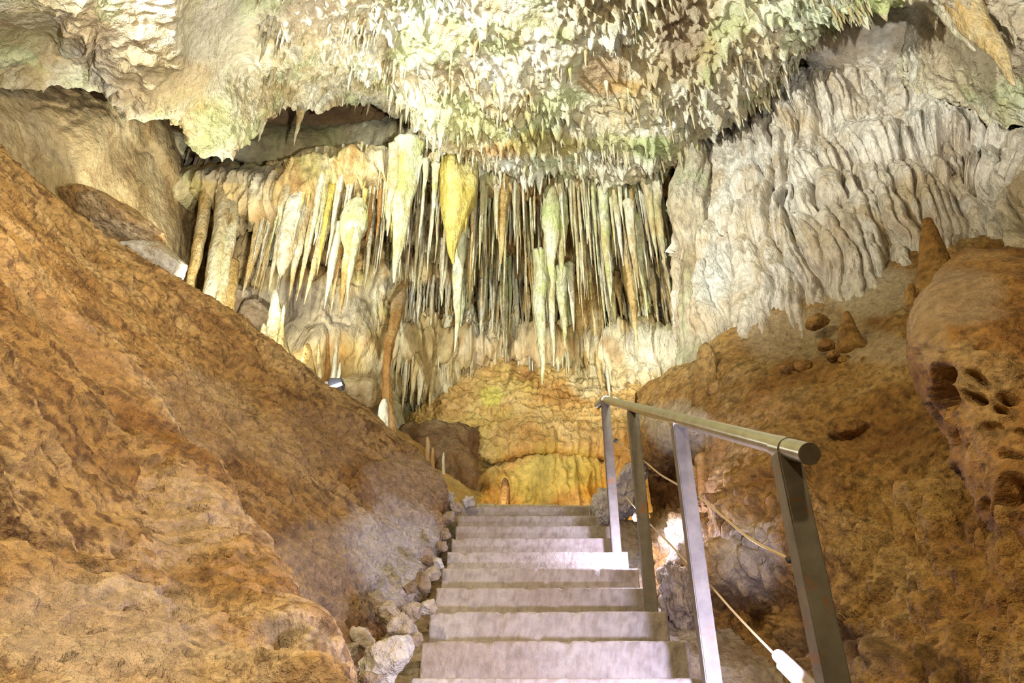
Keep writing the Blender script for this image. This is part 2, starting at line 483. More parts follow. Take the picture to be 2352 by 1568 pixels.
def ceiling_disp(P, N, X, Y):
    smooth = blobmask(X, Y, [(500, 60, 110, 130, 1), (430, 190, 90, 70, .9), (560, 100, 70, 60, .8), (20, 60, 140, 70, .9), (1350, 170, 60, 70, .95), (1390, 250, 60, 30, .7), (1030, 60, 50, 40, .5), (2050, 40, 120, 60, .6)])
    smooth = np.clip(smooth + .25 * fbm(P, 3, 3, seed=40), 0, 1)
    big = .22 * fbm(P, .9, 3, .5, seed=31) * (1 - .4 * smooth) + .08 * ridged(P, 2.0, 4, .55, seed=33) * (1 - .85 * smooth)
    k = 1 - .9 * smooth
    dens = sstep(-.35, .25, fbm(P, 1.4, 3, seed=36))
    d1, _, id1 = worley(P + .12 * np.stack([fbm(P, 3, 2, seed=60), fbm(P, 3, 2, seed=61), 0 * P[:, 0]], 1), 6.0, seed=1, flat=True)
    d2, _, id2 = worley(P, 13.0, seed=2, flat=True)
    d3, _, id3 = worley(P, 9.0, seed=3)
    drip = .30 * (.12 + id1 ** 2) * np.clip(1 - d1 / .55, 0, 1) ** 1.7 + .10 * (.2 + id2) * np.clip(1 - d2 / .6, 0, 1) ** 1.4
    pop = .022 * np.clip(1 - d3 / .6, 0, 1)
    fine = .03 * fbm(P, 9, 4, .6, seed=37)
    left = sstep(700, 350, X)
    out = N * (big + k * (pop + fine) + .012 * fbm(P, 14, 3, seed=38))[:, None]
    out[:, 2] -= k * drip * (.35 + .85 * dens) * (1 - .45 * left)
    return out


G1 = (.50, .60, .26); G2 = (.66, .70, .38)
tag(sheet('ceiling', rows, 'ceiling', ceiling_disp, step=2.6, flip=False, tints=[(2260, 90, 190, 130, (.64, .54, .38), .85), (490, 90, 110, 130, (.74, .69, .56), .9), (260, 90, 130, 90, (.64, .52, .33), .8), 
    (360, 190, 130, 90, (.62, .47, .26), .75), (120, 60, 160, 80, (.66, .52, .30), .6), (1390, 175, 70, 60, (.50, .36, .20), .9),
    (1430, 200, 60, 25, (.58, .38, .14), .8), (1020, 60, 40, 30, (.66, .50, .28), .8), (720, 40, 90, 60, (.66, .54, .36), .7), (1570, 60, 60, 110, (.50, .40, .28), .85),
    (1150, 345, 60, 22, (.60, .34, .12), .8), (1250, 330, 100, 35, (.52, .42, .12), .8), (1500, 340, 60, 35, G1, .8), (1290, 80, 40, 26, G1, .6), (1040, 50, 30, 25, G1, .6),
    (1150, 110, 60, 25, G1, .6), (960, 90, 60, 40, G2, .6), (1020, 260, 90, 50, G2, .7), (920, 130, 40, 25, G1, .5), (1080, 300, 90, 40, (.70, .66, .32), .6), (2020, 10, 60, 25, (.60, .72, .26), .7),
    (1400, 330, 60, 25, (.60, .62, .25), .6), (250, 20, 40, 40, (.62, .72, .42), .5)]),
    'cream and green cave ceiling bristling with small dripstones', 'cave ceiling', kind='structure')

# ---- recess wall between the ceiling rim and the stalactite curtain
pxs = [150, 230, 300, 340, 400, 450, 520, 600, 700, 800, 880, 980, 1080]
by = lambda p: I(p, [150, 300, 330, 450, 520, 560, 620, 700, 780, 900, 1080], [330, 335, 343, 345, 350, 362, 356, 356, 335, 330, 340])
bY = lambda p: I(p, [150, 340, 450, 600, 800, 950, 1080], [6.0, 6.7, 7.1, 7.4, 7.7, 7.4, 7.0])
rows = []
for py, dy in ((20, .1), (110, .35), (170, .45), (230, .25), (285, .05)):
    rows.append([at(p, py, bY(p) + dy + (1.1 if (abs(p - 800) < 90 and 100 < py < 180) else 0)) for p in pxs])
rows.append([at(p, by(p) - 22, bY(p) - .12) for p in pxs])
rows.append([at(p, by(p), bY(p) - .05) for p in pxs])
rows.append([at(p, by(p), bY(p)) + np.array([0, .5, .12]) for p in pxs])
rows.append([at(p, by(p), bY(p)) + np.array([0, 1.0, -1.4]) for p in pxs])


def smooth_rock(P, N, X, Y):
    return N * (.16 * fbm(P, 1.1, 4, seed=51) + .07 * ridged(P, 1.7, 3, seed=52) + .02 * fbm(P, 7, 4, .6, seed=53))[:, None]


tag(sheet('wall_recess', rows, 'recess', smooth_rock, tints=[(560, 160, 60, 30, (.40, .22, .08), .9), (800, 160, 80, 40, (.30, .17, .08), .9), (640, 270, 110, 50, (.44, .46, .26), .5), (370, 275, 40, 30, (.30, .17, .07), .8)]),  # dark patches paint shade into the hole and the small hollow
    'smooth grey green rock recess above the stalactite curtain', 'cave wall', kind='structure')

# ---- left wall
pxs = [-900, -500, -200, -50, 60, 150, 210, 250, 285, 312, 332]
wY = lambda p: I(p, [-900, -500, -200, 0, 100, 200, 260, 310, 345], [1.8, 2.6, 3.4, 4.1, 4.5, 4.9, 5.2, 5.55, 6.0])
rows = []
for py, dy in ((-60, -.5), (40, -.25), (100, -.16), (146, -.02), (158, .10), (200, .0), (280, -.08), (345, -.02), (420, .1), (500, .2), (580, .1), (660, -.2), (800, -.6)):
    rr = []
    for p in pxs:
        y = wY(p) + dy
        if p > 235 and 330 < py < 520: y += .22
        rr.append(at(p, py, y))
    rows.append(rr + [rr[-1] + np.array([.0, .6, .03]), rr[-1] + np.array([-.1, 1.6, .05]), rr[-1] + np.array([-.3, 3.2, 0])])


def wall_disp(P, N, X, Y):
    F1, F2, _ = worley(P + .15 * np.stack([fbm(P, 2, 3, seed=71), fbm(P, 2, 3, seed=72), fbm(P, 2, 3, seed=73)], 1), .75, seed=12)
    crack = -.10 * sstep(.05, .0, F2 - F1)
    return N * (.10 * fbm(P, .8, 4, seed=74) + crack * .25 + .02 * ridged(P, 1.5, 3, seed=76) + .018 * fbm(P, 8, 4, .6, seed=75))[:, None]


tag(sheet('wall_left', rows, 'wall', wall_disp, tints=[(60, 200, 120, 80, (.52, .40, .22), .4), (280, 380, 60, 60, (.42, .30, .15), .6), (100, 120, 150, 30, (.50, .36, .20), .5)]),
    'smooth tan cave wall with long cracks above the brown slope', 'cave wall', kind='structure')

# ---- back wall with the overhanging curtain lip
pxs = [300, 380, 440, 520, 570, 620, 670, 720, 775, 830, 890, 950, 1005, 1060, 1105, 1150, 1200, 1250, 1300, 1350, 1400, 1450, 1505, 1560, 1610, 1660, 1720, 1800]
lpy = lambda p: I(p, [300, 440, 520, 620, 720, 830, 950, 1060, 1150, 1350, 1450, 1560, 1800], [410, 392, 385, 398, 358, 346, 350, 392, 402, 405, 412, 402, 430])
lY = lambda p: I(p, [300, 440, 520, 620, 720, 830, 950, 1060, 1250, 1450, 1560, 1800], [7.4, 6.9, 6.8, 6.7, 6.6, 6.6, 6.7, 6.8, 6.9, 6.8, 6.7, 6.9])
gY = lambda p: I(p, [300, 400, 520, 620, 720, 830, 950, 1060, 1200, 1350, 1450, 1560, 1640, 1800], [8.0, 8.1, 8.1, 8.0, 7.95, 8.1, 8.6, 8.9, 9.0, 8.9, 8.5, 8.0, 7.4, 7.0])
rows = [[at(p, lpy(p), lY(p)) + np.array(o) for p in pxs] for o in ((0, 1.6, .45), (0, .55, .16), (0, 0, 0))]
face = lambda p: I(p, [300, 420, 560, 620, 700, 800, 900, 960, 1050, 1200, 1350, 1450, 1560, 1800], [25, 30, 60, 80, 85, 70, 40, 15, 15, 20, 20, 15, 40, 60])
rows += [[at(p, lpy(p) + face(p) * f, lY(p) + d) for p in pxs] for f, d in ((.5, .05), (1.0, .14), (1.02, .5))]
rows += [[at(p, lpy(p), lY(p)) + np.array(o) for p in pxs] for o in ((0, .8, .0), (0, 1.5, .12))]
for py, dy in ((500, .75), (560, .6), (598, -.15), (625, -.15), (650, .25), (700, .15), (760, .0), (800, -.25), (830, -.1), (880, .1), (930, .1), (1000, .0), (1120, -.1), (1250, -.1)):
    rr = []
    for p in pxs:
        y = gY(p) + (dy if p > 900 else dy * .3)
        if p < 900 and py > 640: y -= .25 * math.sin((p - 480) / 420 * math.pi) if 480 < p < 900 else 0
        if 900 < p < 1010 and 900 < py < 1010: y += 3.5
        rr.append(at(p, py, y))
    rows.append(rr)


def back_disp(P, N, X, Y):
    low = sstep(830, 980, Y)
    w = .25 * np.stack([fbm(P, 1.2, 3, seed=81), fbm(P, 1.2, 3, seed=82), 0 * X], 1)
    left = sstep(940, 840, X) * sstep(640, 700, Y)
    ribs = .6 * ridged(P + w, 3.2, 3, .55, seed=83, stretch=(1, 1, .16)) + .5 * ridged(P + w, 7.5, 2, .5, seed=88, stretch=(1, 1, .10))
    fl = ridged(P + w, 1.1, 3, .5, seed=84, stretch=(1, 1, .5))
    sc = fbm(P, 9, 3, seed=85, stretch=(1, 1, .3))
    d = (.19 * ribs + .06 * sc) * (1 - .6 * left) + .22 * fl
    LP = np.interp(X, np.linspace(300, 1800, 80), [lpy(t) for t in np.linspace(300, 1800, 80)])
    d = d * (.15 + .85 * sstep(-8, 22, Y - LP))
    out = N * d[:, None]
    d1, _, id1 = worley(P, 7.0, seed=4, flat=True)
    lip = np.where(Y < 530, .25, .16 * sstep(960, 860, Y))
    out[:, 2] -= lip * id1 * np.clip(1 - d1 / .6, 0, 1) ** 1.5
    return out


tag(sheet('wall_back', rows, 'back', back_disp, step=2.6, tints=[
    (700, 720, 170, 90, (.58, .52, .42), .8), (1250, 500, 360, 90, (.34, .20, .07), .85), (780, 500, 200, 70, (.36, .22, .08), .8), (520, 520, 80, 130, (.72, .54, .28), .8), (1500, 800, 70, 60, (.82, .78, .66), .8), (1180, 800, 120, 60, (.74, .56, .34), .6), (960, 560, 60, 60, (.34, .21, .10), .8),  # dark brown patches behind the curtain put the shade of its gaps into the colour
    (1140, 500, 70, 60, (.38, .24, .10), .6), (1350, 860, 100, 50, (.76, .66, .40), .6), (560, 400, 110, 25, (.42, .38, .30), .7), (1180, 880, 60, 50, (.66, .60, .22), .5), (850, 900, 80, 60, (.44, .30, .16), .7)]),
    'ribbed pale back wall with an overhanging lip behind the stalactites', 'cave wall', kind='structure')

# ---- amber flowstone dome at the head of the stairs
pxs = [930, 965, 1000, 1035, 1070, 1110, 1150, 1190, 1230, 1270, 1310, 1350, 1390, 1430, 1480, 1540]
led = lambda p: I(p, [930, 1000, 1070, 1150, 1200, 1250, 1300, 1350, 1400, 1540], [1010, 1030, 1040, 1048, 1030, 1022, 1025, 1030, 1035, 1000])
topy = lambda p: I(p, [930, 980, 1050, 1150, 1250, 1350, 1420, 1540], [960, 900, 875, 862, 870, 880, 900, 880])
yb = lambda p: I(p, [930, 970, 1020, 1100, 1200, 1300, 1400, 1480, 1540], [8.9, 8.45, 8.2, 8.0, 7.95, 7.95, 8.0, 7.6, 7.3])
rows = []
rows.append([at(p, topy(p) - 60, yb(p) + 1.3) for p in pxs])
rows.append([at(p, topy(p), yb(p) + .75) for p in pxs])
for fr, dy in ((.3, .52), (.6, .30), (.88, .06)):
    rows.append([at(p, topy(p) + (led(p) - topy(p)) * fr, yb(p) + dy) for p in pxs])
rows.append([at(p, led(p), yb(p) + .02) for p in pxs])
rows.append([at(p, led(p) + 10, yb(p) + .28) for p in pxs])
rows.append([at(p, led(p) + 28, yb(p) + .16) for p in pxs])
rows.append([at(p, 1085, yb(p) + .1) for p in pxs])
rows.append([at(p, 1130, yb(p) + .06) for p in pxs])
rows.append([at(p, 1200, yb(p) + .0) for p in pxs])
rows.append([at(p, 1290, yb(p) - .1) for p in pxs])


def amber_disp(P, N, X, Y):
    w = .2 * np.stack([fbm(P, 1.6, 3, seed=101), fbm(P, 1.6, 3, seed=102), fbm(P, 1.6, 3, seed=103)], 1)
    F1, F2, _ = worley(P + w, 5.0, seed=14, stretch=(1, 1, 1.5))
    up = sstep(1040, 1000, Y)
    sc = (.05 * sstep(.9, .0, F1) + .10 * ridged(P + w, 3.6, 5, .6, seed=108, stretch=(1, 1, 2.4))) * up
    G1_, G2_, _ = worley(P + w, 11.0, seed=15, stretch=(1, 1, 1.5)); sc = sc + .045 * sstep(.9, 0, G1_) * up
    ribs = ridged(P + w * .5, 4.5, 3, seed=105, stretch=(1, 1, .12)) * (1 - up)
    return N * (sc + .11 * ribs + .12 * fbm(P, 1.2, 3, seed=106) + .012 * fbm(P, 14, 3, seed=107))[:, None]


tag(sheet('wall_amber', rows, 'amber', amber_disp, step=2.2, tints=[(1250, 1100, 95, 70, (.80, .68, .22), .9), (1360, 1110, 40, 60, (.70, .40, .07), .95), 
                                                                    (1350, 880, 50, 40, (.74, .66, .42), .6), (1130, 910, 30, 25, (.72, .66, .14), .7), (1330, 1080, 60, 50, (.76, .64, .18), .6)]),
    'amber scalloped flowstone mound closing the passage at the stair head', 'cave wall', kind='structure')

# ---- left shoulder behind the big mound: ground rising to the stair head
pxs = [700, 780, 850, 900, 950, 1000, 1040, 1075, 1100]
cy = lambda p: I(p, [700, 780, 850, 900, 950, 1000, 1040, 1075, 1100], [860, 930, 968, 1000, 1038, 1080, 1108, 1135, 1150])
rows = [[at(p, cy(p), 6.9) + np.array(o) for p in pxs] for o in ((-.1, 1.6, .55), (0, .7, .25), (0, 0, 0), (.02, -.35, -.22), (.05, -.6, -.6), (.05, -.7, -1.1))]
tag(sheet('wall_shoulder', rows, 'amber', smooth_rock), 'low tan rock shoulder behind the brown mound near the landing', 'cave wall', kind='structure')

# dark sheet standing in for shade in the hollow between left wall and columns
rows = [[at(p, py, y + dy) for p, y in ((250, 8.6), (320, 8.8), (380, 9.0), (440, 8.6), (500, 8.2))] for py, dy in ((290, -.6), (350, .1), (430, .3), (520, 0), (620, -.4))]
tag(sheet('wall_cavern', rows, 'dark', smooth_rock), 'shadow dark back of the cave hollow beside the columns', 'cave wall', kind='structure')

# dark hollow wall left of the amber dome
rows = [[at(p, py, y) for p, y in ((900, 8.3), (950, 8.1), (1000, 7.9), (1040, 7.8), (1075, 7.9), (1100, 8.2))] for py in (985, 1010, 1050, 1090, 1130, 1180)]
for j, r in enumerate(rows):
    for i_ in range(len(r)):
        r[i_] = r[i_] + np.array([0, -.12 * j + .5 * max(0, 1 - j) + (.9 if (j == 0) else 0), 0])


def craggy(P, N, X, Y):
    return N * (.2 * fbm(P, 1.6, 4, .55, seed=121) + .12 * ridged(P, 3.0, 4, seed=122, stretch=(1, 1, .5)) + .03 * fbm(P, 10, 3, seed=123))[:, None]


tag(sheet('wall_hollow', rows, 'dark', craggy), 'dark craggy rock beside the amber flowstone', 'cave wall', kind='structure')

# ---- far right: backing wall behind the white flowstone, pale wall behind the rail
rows = []
for py, dy in ((-120, -.9), (-20, -.35), (60, .1), (140, .4), (230, .6), (340, .6), (480, .6), (640, .5)):
    rows.append([at(p, py, I(p, [1540, 1640, 1760, 1900, 2060, 2250, 2400, 2800, 3200], [6.6, 6.3, 6.0, 5.7, 5.35, 5.0, 4.7, 3.9, 3.2]) + dy) for p in (1530, 1600, 1680, 1760, 1850, 1950, 2060, 2160, 2250, 2330, 2420, 2600, 2900, 3300)])
tag(sheet('wall_right', rows, 'wall', smooth_rock, tints=[(2050, 100, 200, 90, (.78, .72, .60), .8), (1750, 150, 150, 100, (.76, .68, .52), .7)]), 'pale rock wall rising behind the white flowstone', 'cave wall', kind='structure')

# ---- floor under the stairs
def stair_z(y): return .19 + .5314 * (y - 2.88)
rows = []
for y in (-3.5, -1.5, 0, 1, 2, 3, 4, 5, 6.1, 7.2, 9.5):
    zz = stair_z(min(y, 6.1)) - .26 if y > -.5 else stair_z(-.5) - .26
    rows.append([np.array([x, y, CAM[2] + zz + .03 * abs(x)]) for x in (-6, -3, -1.6, -1.0, -.6, -.2, .3, .8, 1.1, 1.6, 2.2, 3.5, 6)])


def floor_disp(P, N, X, Y):
    return np.array([[0, 0, 1.]]) * (.05 * fbm(P, 3, 4, .6, seed=131) + .02 * fbm(P, 14, 3, .6, seed=132))[:, None]


tag(sheet('floor', rows, 'stone', floor_disp, step=6), 'dark stony ground running up under the stairs', 'cave floor', kind='structure')

# ---- outer shell of the chamber so that no side is open
u = np.linspace(0, 2 * math.pi, 49); v = np.linspace(-.45 * math.pi, .5 * math.pi, 24)
rows = [[np.array([9.5 * math.cos(b) * math.cos(a), 3.5 + 9.5 * math.cos(b) * math.sin(a), 2.5 + 8.5 * math.sin(b)]) for a in u] for b in v]
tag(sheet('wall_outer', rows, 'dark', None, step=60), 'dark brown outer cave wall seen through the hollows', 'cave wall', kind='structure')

# ------------------------------------------------------------------ BIG ROCK FORMATIONS
def slope_disp(P, N, X, Y):
    near = np.clip(P[:, 1] / 3.0, .35, 1.3)
    a = .10 * fbm(P, 1.1, 4, .5, seed=141)
    R = np.stack([P @ np.array([.71, .58, -.40]) * .5, P @ np.array([-.33, .78, .53]) * 1.1, P @ np.array([.62, -.25, .75])], 1)
    pit1, _, i1 = worley(R + .05 * np.stack([fbm(P, 6, 2, seed=150), fbm(P, 6, 2, seed=151), fbm(P, 6, 2, seed=152)], 1), 6.0, seed=21)
    pit2, _, i2 = worley(R, 16, seed=22)
    pit3, _, i3 = worley(R, 36, seed=23)
    k = sstep(-.5, .3, fbm(P, 2.0, 3, seed=143))
    d = a - .11 * i1 * sstep(.42, .10, pit1) * k - .05 * (i2 > .5) * sstep(.45, .12, pit2) * (.3 + .7 * k) - .016 * near * (i3 > .45) * sstep(.48, .12, pit3)
    d = d + .075 * ridged(R, 2.6, 5, .6, seed=144) + .024 * fbm(R, 14, 4, .62, seed=145)
    return N * d[:, None]


# rear mound
R1 = [(-300, 110, 2.5), (-120, 270, 2.9), (0, 362, 3.2), (100, 455, 3.5), (210, 545, 3.8), (350, 625, 4.1), (500, 722, 4.5), (640, 815, 4.85), (760, 915, 5.2), (850, 975, 5.4), (930, 1030, 5.5), (985, 1085, 5.5), (1006, 1130, 5.35)]
R2 = [(-300, 250, 2.0), (-120, 400, 2.4), (0, 480, 2.7), (100, 570, 3.0), (210, 670, 3.3), (350, 770, 3.5), (500, 860, 3.9), (640, 940, 4.2), (760, 1010, 4.6), (850, 1060, 4.9), (930, 1100, 5.05), (978, 1140, 5.1), (1003, 1175, 5.1)]
R3 = [(-300, 460, 1.6), (-120, 580, 2.0), (0, 650, 2.2), (120, 760, 2.4), (250, 880, 2.7), (400, 970, 3.0), (540, 1050, 3.3), (660, 1110, 3.6), (770, 1150, 4.0), (850, 1170, 4.35), (920, 1190, 4.6), (968, 1212, 4.75), (998, 1230, 4.85)]
R4 = [(-300, 700, 1.4), (-120, 820, 1.6), (0, 900, 1.8), (140, 1000, 2.1), (300, 1120, 2.3), (450, 1220, 2.6), (580, 1300, 2.9), (690, 1340, 3.2), (790, 1350, 3.55), (860, 1350, 3.85), (915, 1340, 4.1), (955, 1325, 4.3), (980, 1300, 4.5)]
R5 = [(-300, 900, 1.3), (-120, 1000, 1.5), (0, 1100, 1.7), (150, 1200, 1.9), (330, 1350, 2.1), (500, 1450, 2.4), (620, 1490, 2.7), (700, 1500, 3.05), (790, 1480, 3.4), (860, 1450, 3.7), (910, 1425, 3.92), (945, 1405, 4.12), (964, 1375, 4.35)]
W = lambda r: [at(*p) for p in r]
g = [[p + np.array([-.25, .9, -.25]) for p in W(R1)], [p + np.array([-.1, .35, -.02]) for p in W(R1)], W(R1), W(R2), W(R3), W(R4), W(R5), [p + np.array([-.02, .18, -.35]) for p in W(R5)]]
g = [r + [r[-1] + np.array([-.03, .30, .0]), r[-1] + np.array([-.3, .8, 0])] for r in g]
g = [[r[0] + np.array([-1.2, -1.6, .1]), r[0] + np.array([-.5, -.6, .05])] + r for r in g]
o = sheet('rock_mound', g, 'earth', slope_disp, step=2.6, tints=[(900, 1270, 130, 150, (.74, .66, .58), .95), (720, 1330, 130, 150, (.50, .37, .24), .7), (930, 1120, 120, 90, (.56, .42, .28), .6), (420, 960, 200, 120, (.54, .37, .20), .5), (700, 1010, 160, 90, (.55, .37, .19), .5)])  # pale crust patch, lightened further to strengthen the lamp glow on this face
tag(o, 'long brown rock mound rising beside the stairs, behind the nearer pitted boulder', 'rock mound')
# near boulder
A1 = [(-320, 330, 1.95), (-160, 450, 2.15), (0, 575, 2.3), (120, 690, 2.5), (250, 830, 2.62), (400, 985, 2.7), (500, 1095, 2.65), (560, 1190, 2.55), (620, 1290, 2.42), (670, 1370, 2.28), (722, 1465, 2.1), (756, 1560, 1.95), (775, 1700, 1.8), (780, 1900, 1.6)]
g = []
for o_ in ((.05, .7, -.5), (.02, .22, -.12)):
    g.append([p + np.array(o_) for p in W(A1)])
prof = [0, .36, .66, .92, 1.12, 1.28, 1.38, 1.5, 1.62, 1.72]
for k in range(10):
    g.append([at(a - 165 * k, b + 105 * k, max(.42, y - prof[k] * y / 2.35)) for a, b, y in A1])
g.append([p + np.array([-.5, -.9, -.5]) for p in g[-1]])
g.append([p + np.array([-.6, -1.2, -.9]) for p in g[-1]])
o = sheet('pitted_boulder', g, 'mauve', slope_disp, step=2.8, maxseg=260, tints=[(120, 800, 260, 120, (.46, .27, .11), .7), (380, 1200, 160, 120, (.68, .49, .28), .6), (250, 1450, 320, 150, (.68, .52, .36), .65)])
tag(o, 'huge pitted tan boulder in the near lower left corner', 'boulder')

# right clay slope
T = [
    [(1470, 915, 5.9), (1540, 858, 5.7), (1600, 838, 5.5), (1640, 788, 5.35), (1700, 748, 5.2), (1780, 718, 5.1), (1860, 690, 5.0), (1940, 648, 4.9), (2020, 608, 4.7), (2110, 582, 4.5), (2230, 562, 4.3), (2352, 548, 4.1), (2600, 500, 3.7)],
    [(1465, 965, 5.75), (1530, 935, 5.4), (1590, 905, 5.1), (1640, 872, 4.95), (1700, 842, 4.8), (1780, 815, 4.7), (1860, 790, 4.6), (1940, 760, 4.5), (2020, 720, 4.3), (2110, 690, 4.1), (2230, 670, 3.9), (2352, 650, 3.7), (2600, 620, 3.3)],
    [(1475, 1040, 5.7), (1540, 1010, 5.2), (1600, 980, 4.8), (1650, 950, 4.55), (1710, 920, 4.35), (1790, 885, 4.2), (1870, 860, 4.05), (1950, 838, 3.9), (2030, 820, 3.75), (2110, 805, 3.6), (2230, 800, 3.4), (2352, 790, 3.2), (2600, 780, 2.8)],
    [(1490, 1120, 5.9), (1555, 1095, 5.8), (1615, 1075, 5.3), (1660, 1045, 4.35), (1720, 1010, 4.05), (1800, 960, 3.9), (1880, 925, 3.8), (1960, 905, 3.7), (2040, 890, 3.55), (2120, 880, 3.4), (2230, 880, 3.2), (2352, 880, 3.0), (2600, 870, 2.6)],
    [(1500, 1190, 5.8), (1560, 1170, 5.6), (1615, 1150, 4.9), (1670, 1120, 4.1), (1730, 1090, 3.85), (1805, 1060, 3.7), (1885, 1050, 3.6), (1965, 1040, 3.5), (2045, 1030, 3.35), (2125, 1020, 3.15), (2230, 1020, 2.95), (2352, 1020, 2.75), (2600, 1020, 2.4)],
    [(1510, 1270, 4.7), (1570, 1250, 4.4), (1625, 1225, 4.05), (1680, 1210, 3.85), (1740, 1200, 3.65), (1810, 1190, 3.5), (1890, 1185, 3.4), (1970, 1180, 3.3), (2050, 1175, 3.15), (2130, 1170, 2.95), (2230, 1160, 2.75), (2352, 1160, 2.55), (2600, 1160, 2.2)],
    [(1515, 1350, 4.4), (1575, 1335, 4.15), (1640, 1320, 3.85), (1700, 1315, 3.65), (1760, 1310, 3.5), (1830, 1310, 3.35), (1900, 1310, 3.25), (1980, 1310, 3.1), (2060, 1310, 2.95), (2140, 1310, 2.75), (2240, 1310, 2.5), (2352, 1310, 2.3), (2600, 1310, 2.0)],
    [(1525, 1430, 4.2), (1590, 1425, 4.1), (1650, 1420, 3.95), (1710, 1415, 3.85), (1770, 1415, 3.7), (1840, 1420, 3.45), (1910, 1430, 3.2), (1990, 1430, 3.0), (2070, 1430, 2.8), (2150, 1430, 2.55), (2250, 1430, 2.3), (2352, 1430, 2.1), (2600, 1430, 1.8)],
    [(1540, 1520, 4.0), (1600, 1520, 3.95), (1660, 1530, 3.85), (1720, 1540, 3.7), (1780, 1550, 3.5), (1850, 1560, 3.3), (1920, 1560, 3.05), (2000, 1560, 2.8), (2080, 1560, 2.55), (2160, 1560, 2.35), (2260, 1560, 2.1), (2352, 1560, 1.9), (2600, 1560, 1.6)],
    [(1560, 1700, 3.7), (1620, 1700, 3.6), (1680, 1710, 3.5), (1740, 1720, 3.3), (1800, 1720, 3.1), (1870, 1720, 2.9), (1940, 1740, 2.7), (2020, 1740, 2.5), (2100, 1740, 2.3), (2180, 1740, 2.1), (2280, 1740, 1.9), (2352, 1740, 1.7), (2600, 1740, 1.4)],
]
g = [[at(*p) + np.array([0, .7, -.1]) for p in T[0]]] + [W(r) for r in T] + [[at(*p) + np.array([0, -.1, -1.0]) for p in T[-1]]]


g = [r + [r[-1] + np.array([1.0, -.35, .25]), r[-1] + np.array([2.2, -1.2, .5])] for r in g]


def clay_disp(P, N, X, Y):
    low = sstep(1000, 1200, Y)
    F1, F2, i1 = worley(P + .1 * np.stack([fbm(P, 3, 2, seed=161), fbm(P, 3, 2, seed=162), fbm(P, 3, 2, seed=163)], 1), 5.0, seed=31, stretch=(1, 1, .7))
    G1_, _, j1 = worley(P, 13, seed=32, stretch=(1, 1, .6))
    lumps = (.08 * sstep(.75, .1, F1) * (i1 > .3) + .05 * sstep(.7, .1, G1_)) * (.16 + .9 * low)
    H1, _, h1 = worley(P, 24, seed=33); lumps = lumps - .018 * (h1 > .5) * sstep(.5, .1, H1)
    return N * (.11 * fbm(P, 1.3, 4, seed=164) + lumps + .035 * ridged(P, 3.2, 4, seed=165) * (.4 + low) + .012 * fbm(P, 16, 4, .6, seed=166))[:, None]


o = sheet('clay_slope', g, 'clay', clay_disp, step=2.6, tints=[(2000, 660, 140, 70, (.66, .56, .38), .9), (1850, 770, 170, 70, (.60, .47, .28), .85), (2000, 800, 120, 40, (.64, .51, .32), .85), (1560, 980, 90, 70, (.74, .64, .46), .9), (1720, 1290, 90, 110, (.62, .54, .42), .85),
                                                               (2100, 1160, 120, 60, (.56, .36, .12), .8), (1560, 1230, 60, 60, (.70, .62, .46), .6), (1570, 1130, 70, 70, (.34, .17, .07), .8), (1900, 1500, 200, 80, (.30, .21, .14), .5)])
tag(o, 'brown clay slope with small stalagmites below the white flowstone', 'rock slope')

# right foreground knobbed mass
Lk = [560, 600, 640, 690, 740, 790, 830, 870, 910, 960, 1010, 1060, 1120, 1180, 1240, 1320, 1420, 1560]
Lv = [2225, 2185, 2140, 2110, 2092, 2086, 2097, 2122, 2142, 2168, 2192, 2210, 2240, 2275, 2315, 2375, 2450, 2520]
g = []
g.append([at(2230 + 60 * j, 610, 3.6) for j in range(12)])
for py in [578, 590, 615, 650, 690, 740, 790, 830, 870, 910, 960, 1010, 1060, 1120, 1180, 1240, 1320, 1420, 1560]:
    L = I(py, Lk, Lv); b = I(py, [578, 800, 1000, 1200, 1560], [2.75, 2.62, 2.55, 2.4, 2.1]); up = I(py, [578, 600, 650, 740], [.40, .24, .10, 0])
    g.append([at(L + dx, py + (0 if py > 640 else (dx / 300.) ** 2 * 22), b + dy + up) for dx, dy in ((60, .75), (14, .32), (0, .10), (18, -.08), (60, -.2), (130, -.30), (210, -.36), (320, -.38), (480, -.36), (700, -.25), (1000, .05), (1150, .6))])


def knob_disp(P, N, X, Y):
    low = sstep(760, 850, Y)
    w = .06 * np.stack([fbm(P, 4, 2, seed=171), fbm(P, 4, 2, seed=172), fbm(P, 4, 2, seed=173)], 1)
    R = np.stack([P[:, 0] * .85 + P[:, 2] * .5, P[:, 1], -P[:, 0] * .5 + P[:, 2] * .85], 1)
    F1, F2, i1 = worley(R + w, 5.2, seed=41, stretch=(1.5, 1, .75))
    G1_, G2_, j1 = worley(R + w, 11, seed=42, stretch=(1.4, 1, .8))
    d = -.30 * (i1 > .30) * sstep(.42, .16, F1) * low - .09 * (j1 > .45) * sstep(.45, .1, G1_) * low + .05 * ridged(R, 4.0, 3, seed=174, stretch=(1.3, 1, .7)) * low
    d = d + .05 * fbm(P, 2.2, 3, seed=175) + .010 * fbm(P, 12, 4, .6, seed=176) + .012 * fbm(P, 5, 2, seed=177, stretch=(.4, .4, 2.5)) * (1 - low)
    return N * d[:, None]


o = sheet('knobbed_rock', g, 'ochre', knob_disp, step=2.6, maxseg=260, tints=[(2200, 680, 130, 70, (.52, .38, .24), .85), (2130, 760, 50, 90, (.54, .40, .24), .6)])
tag(o, 'orange brown knobbed rock full of dark holes at the right edge', 'rock formation')

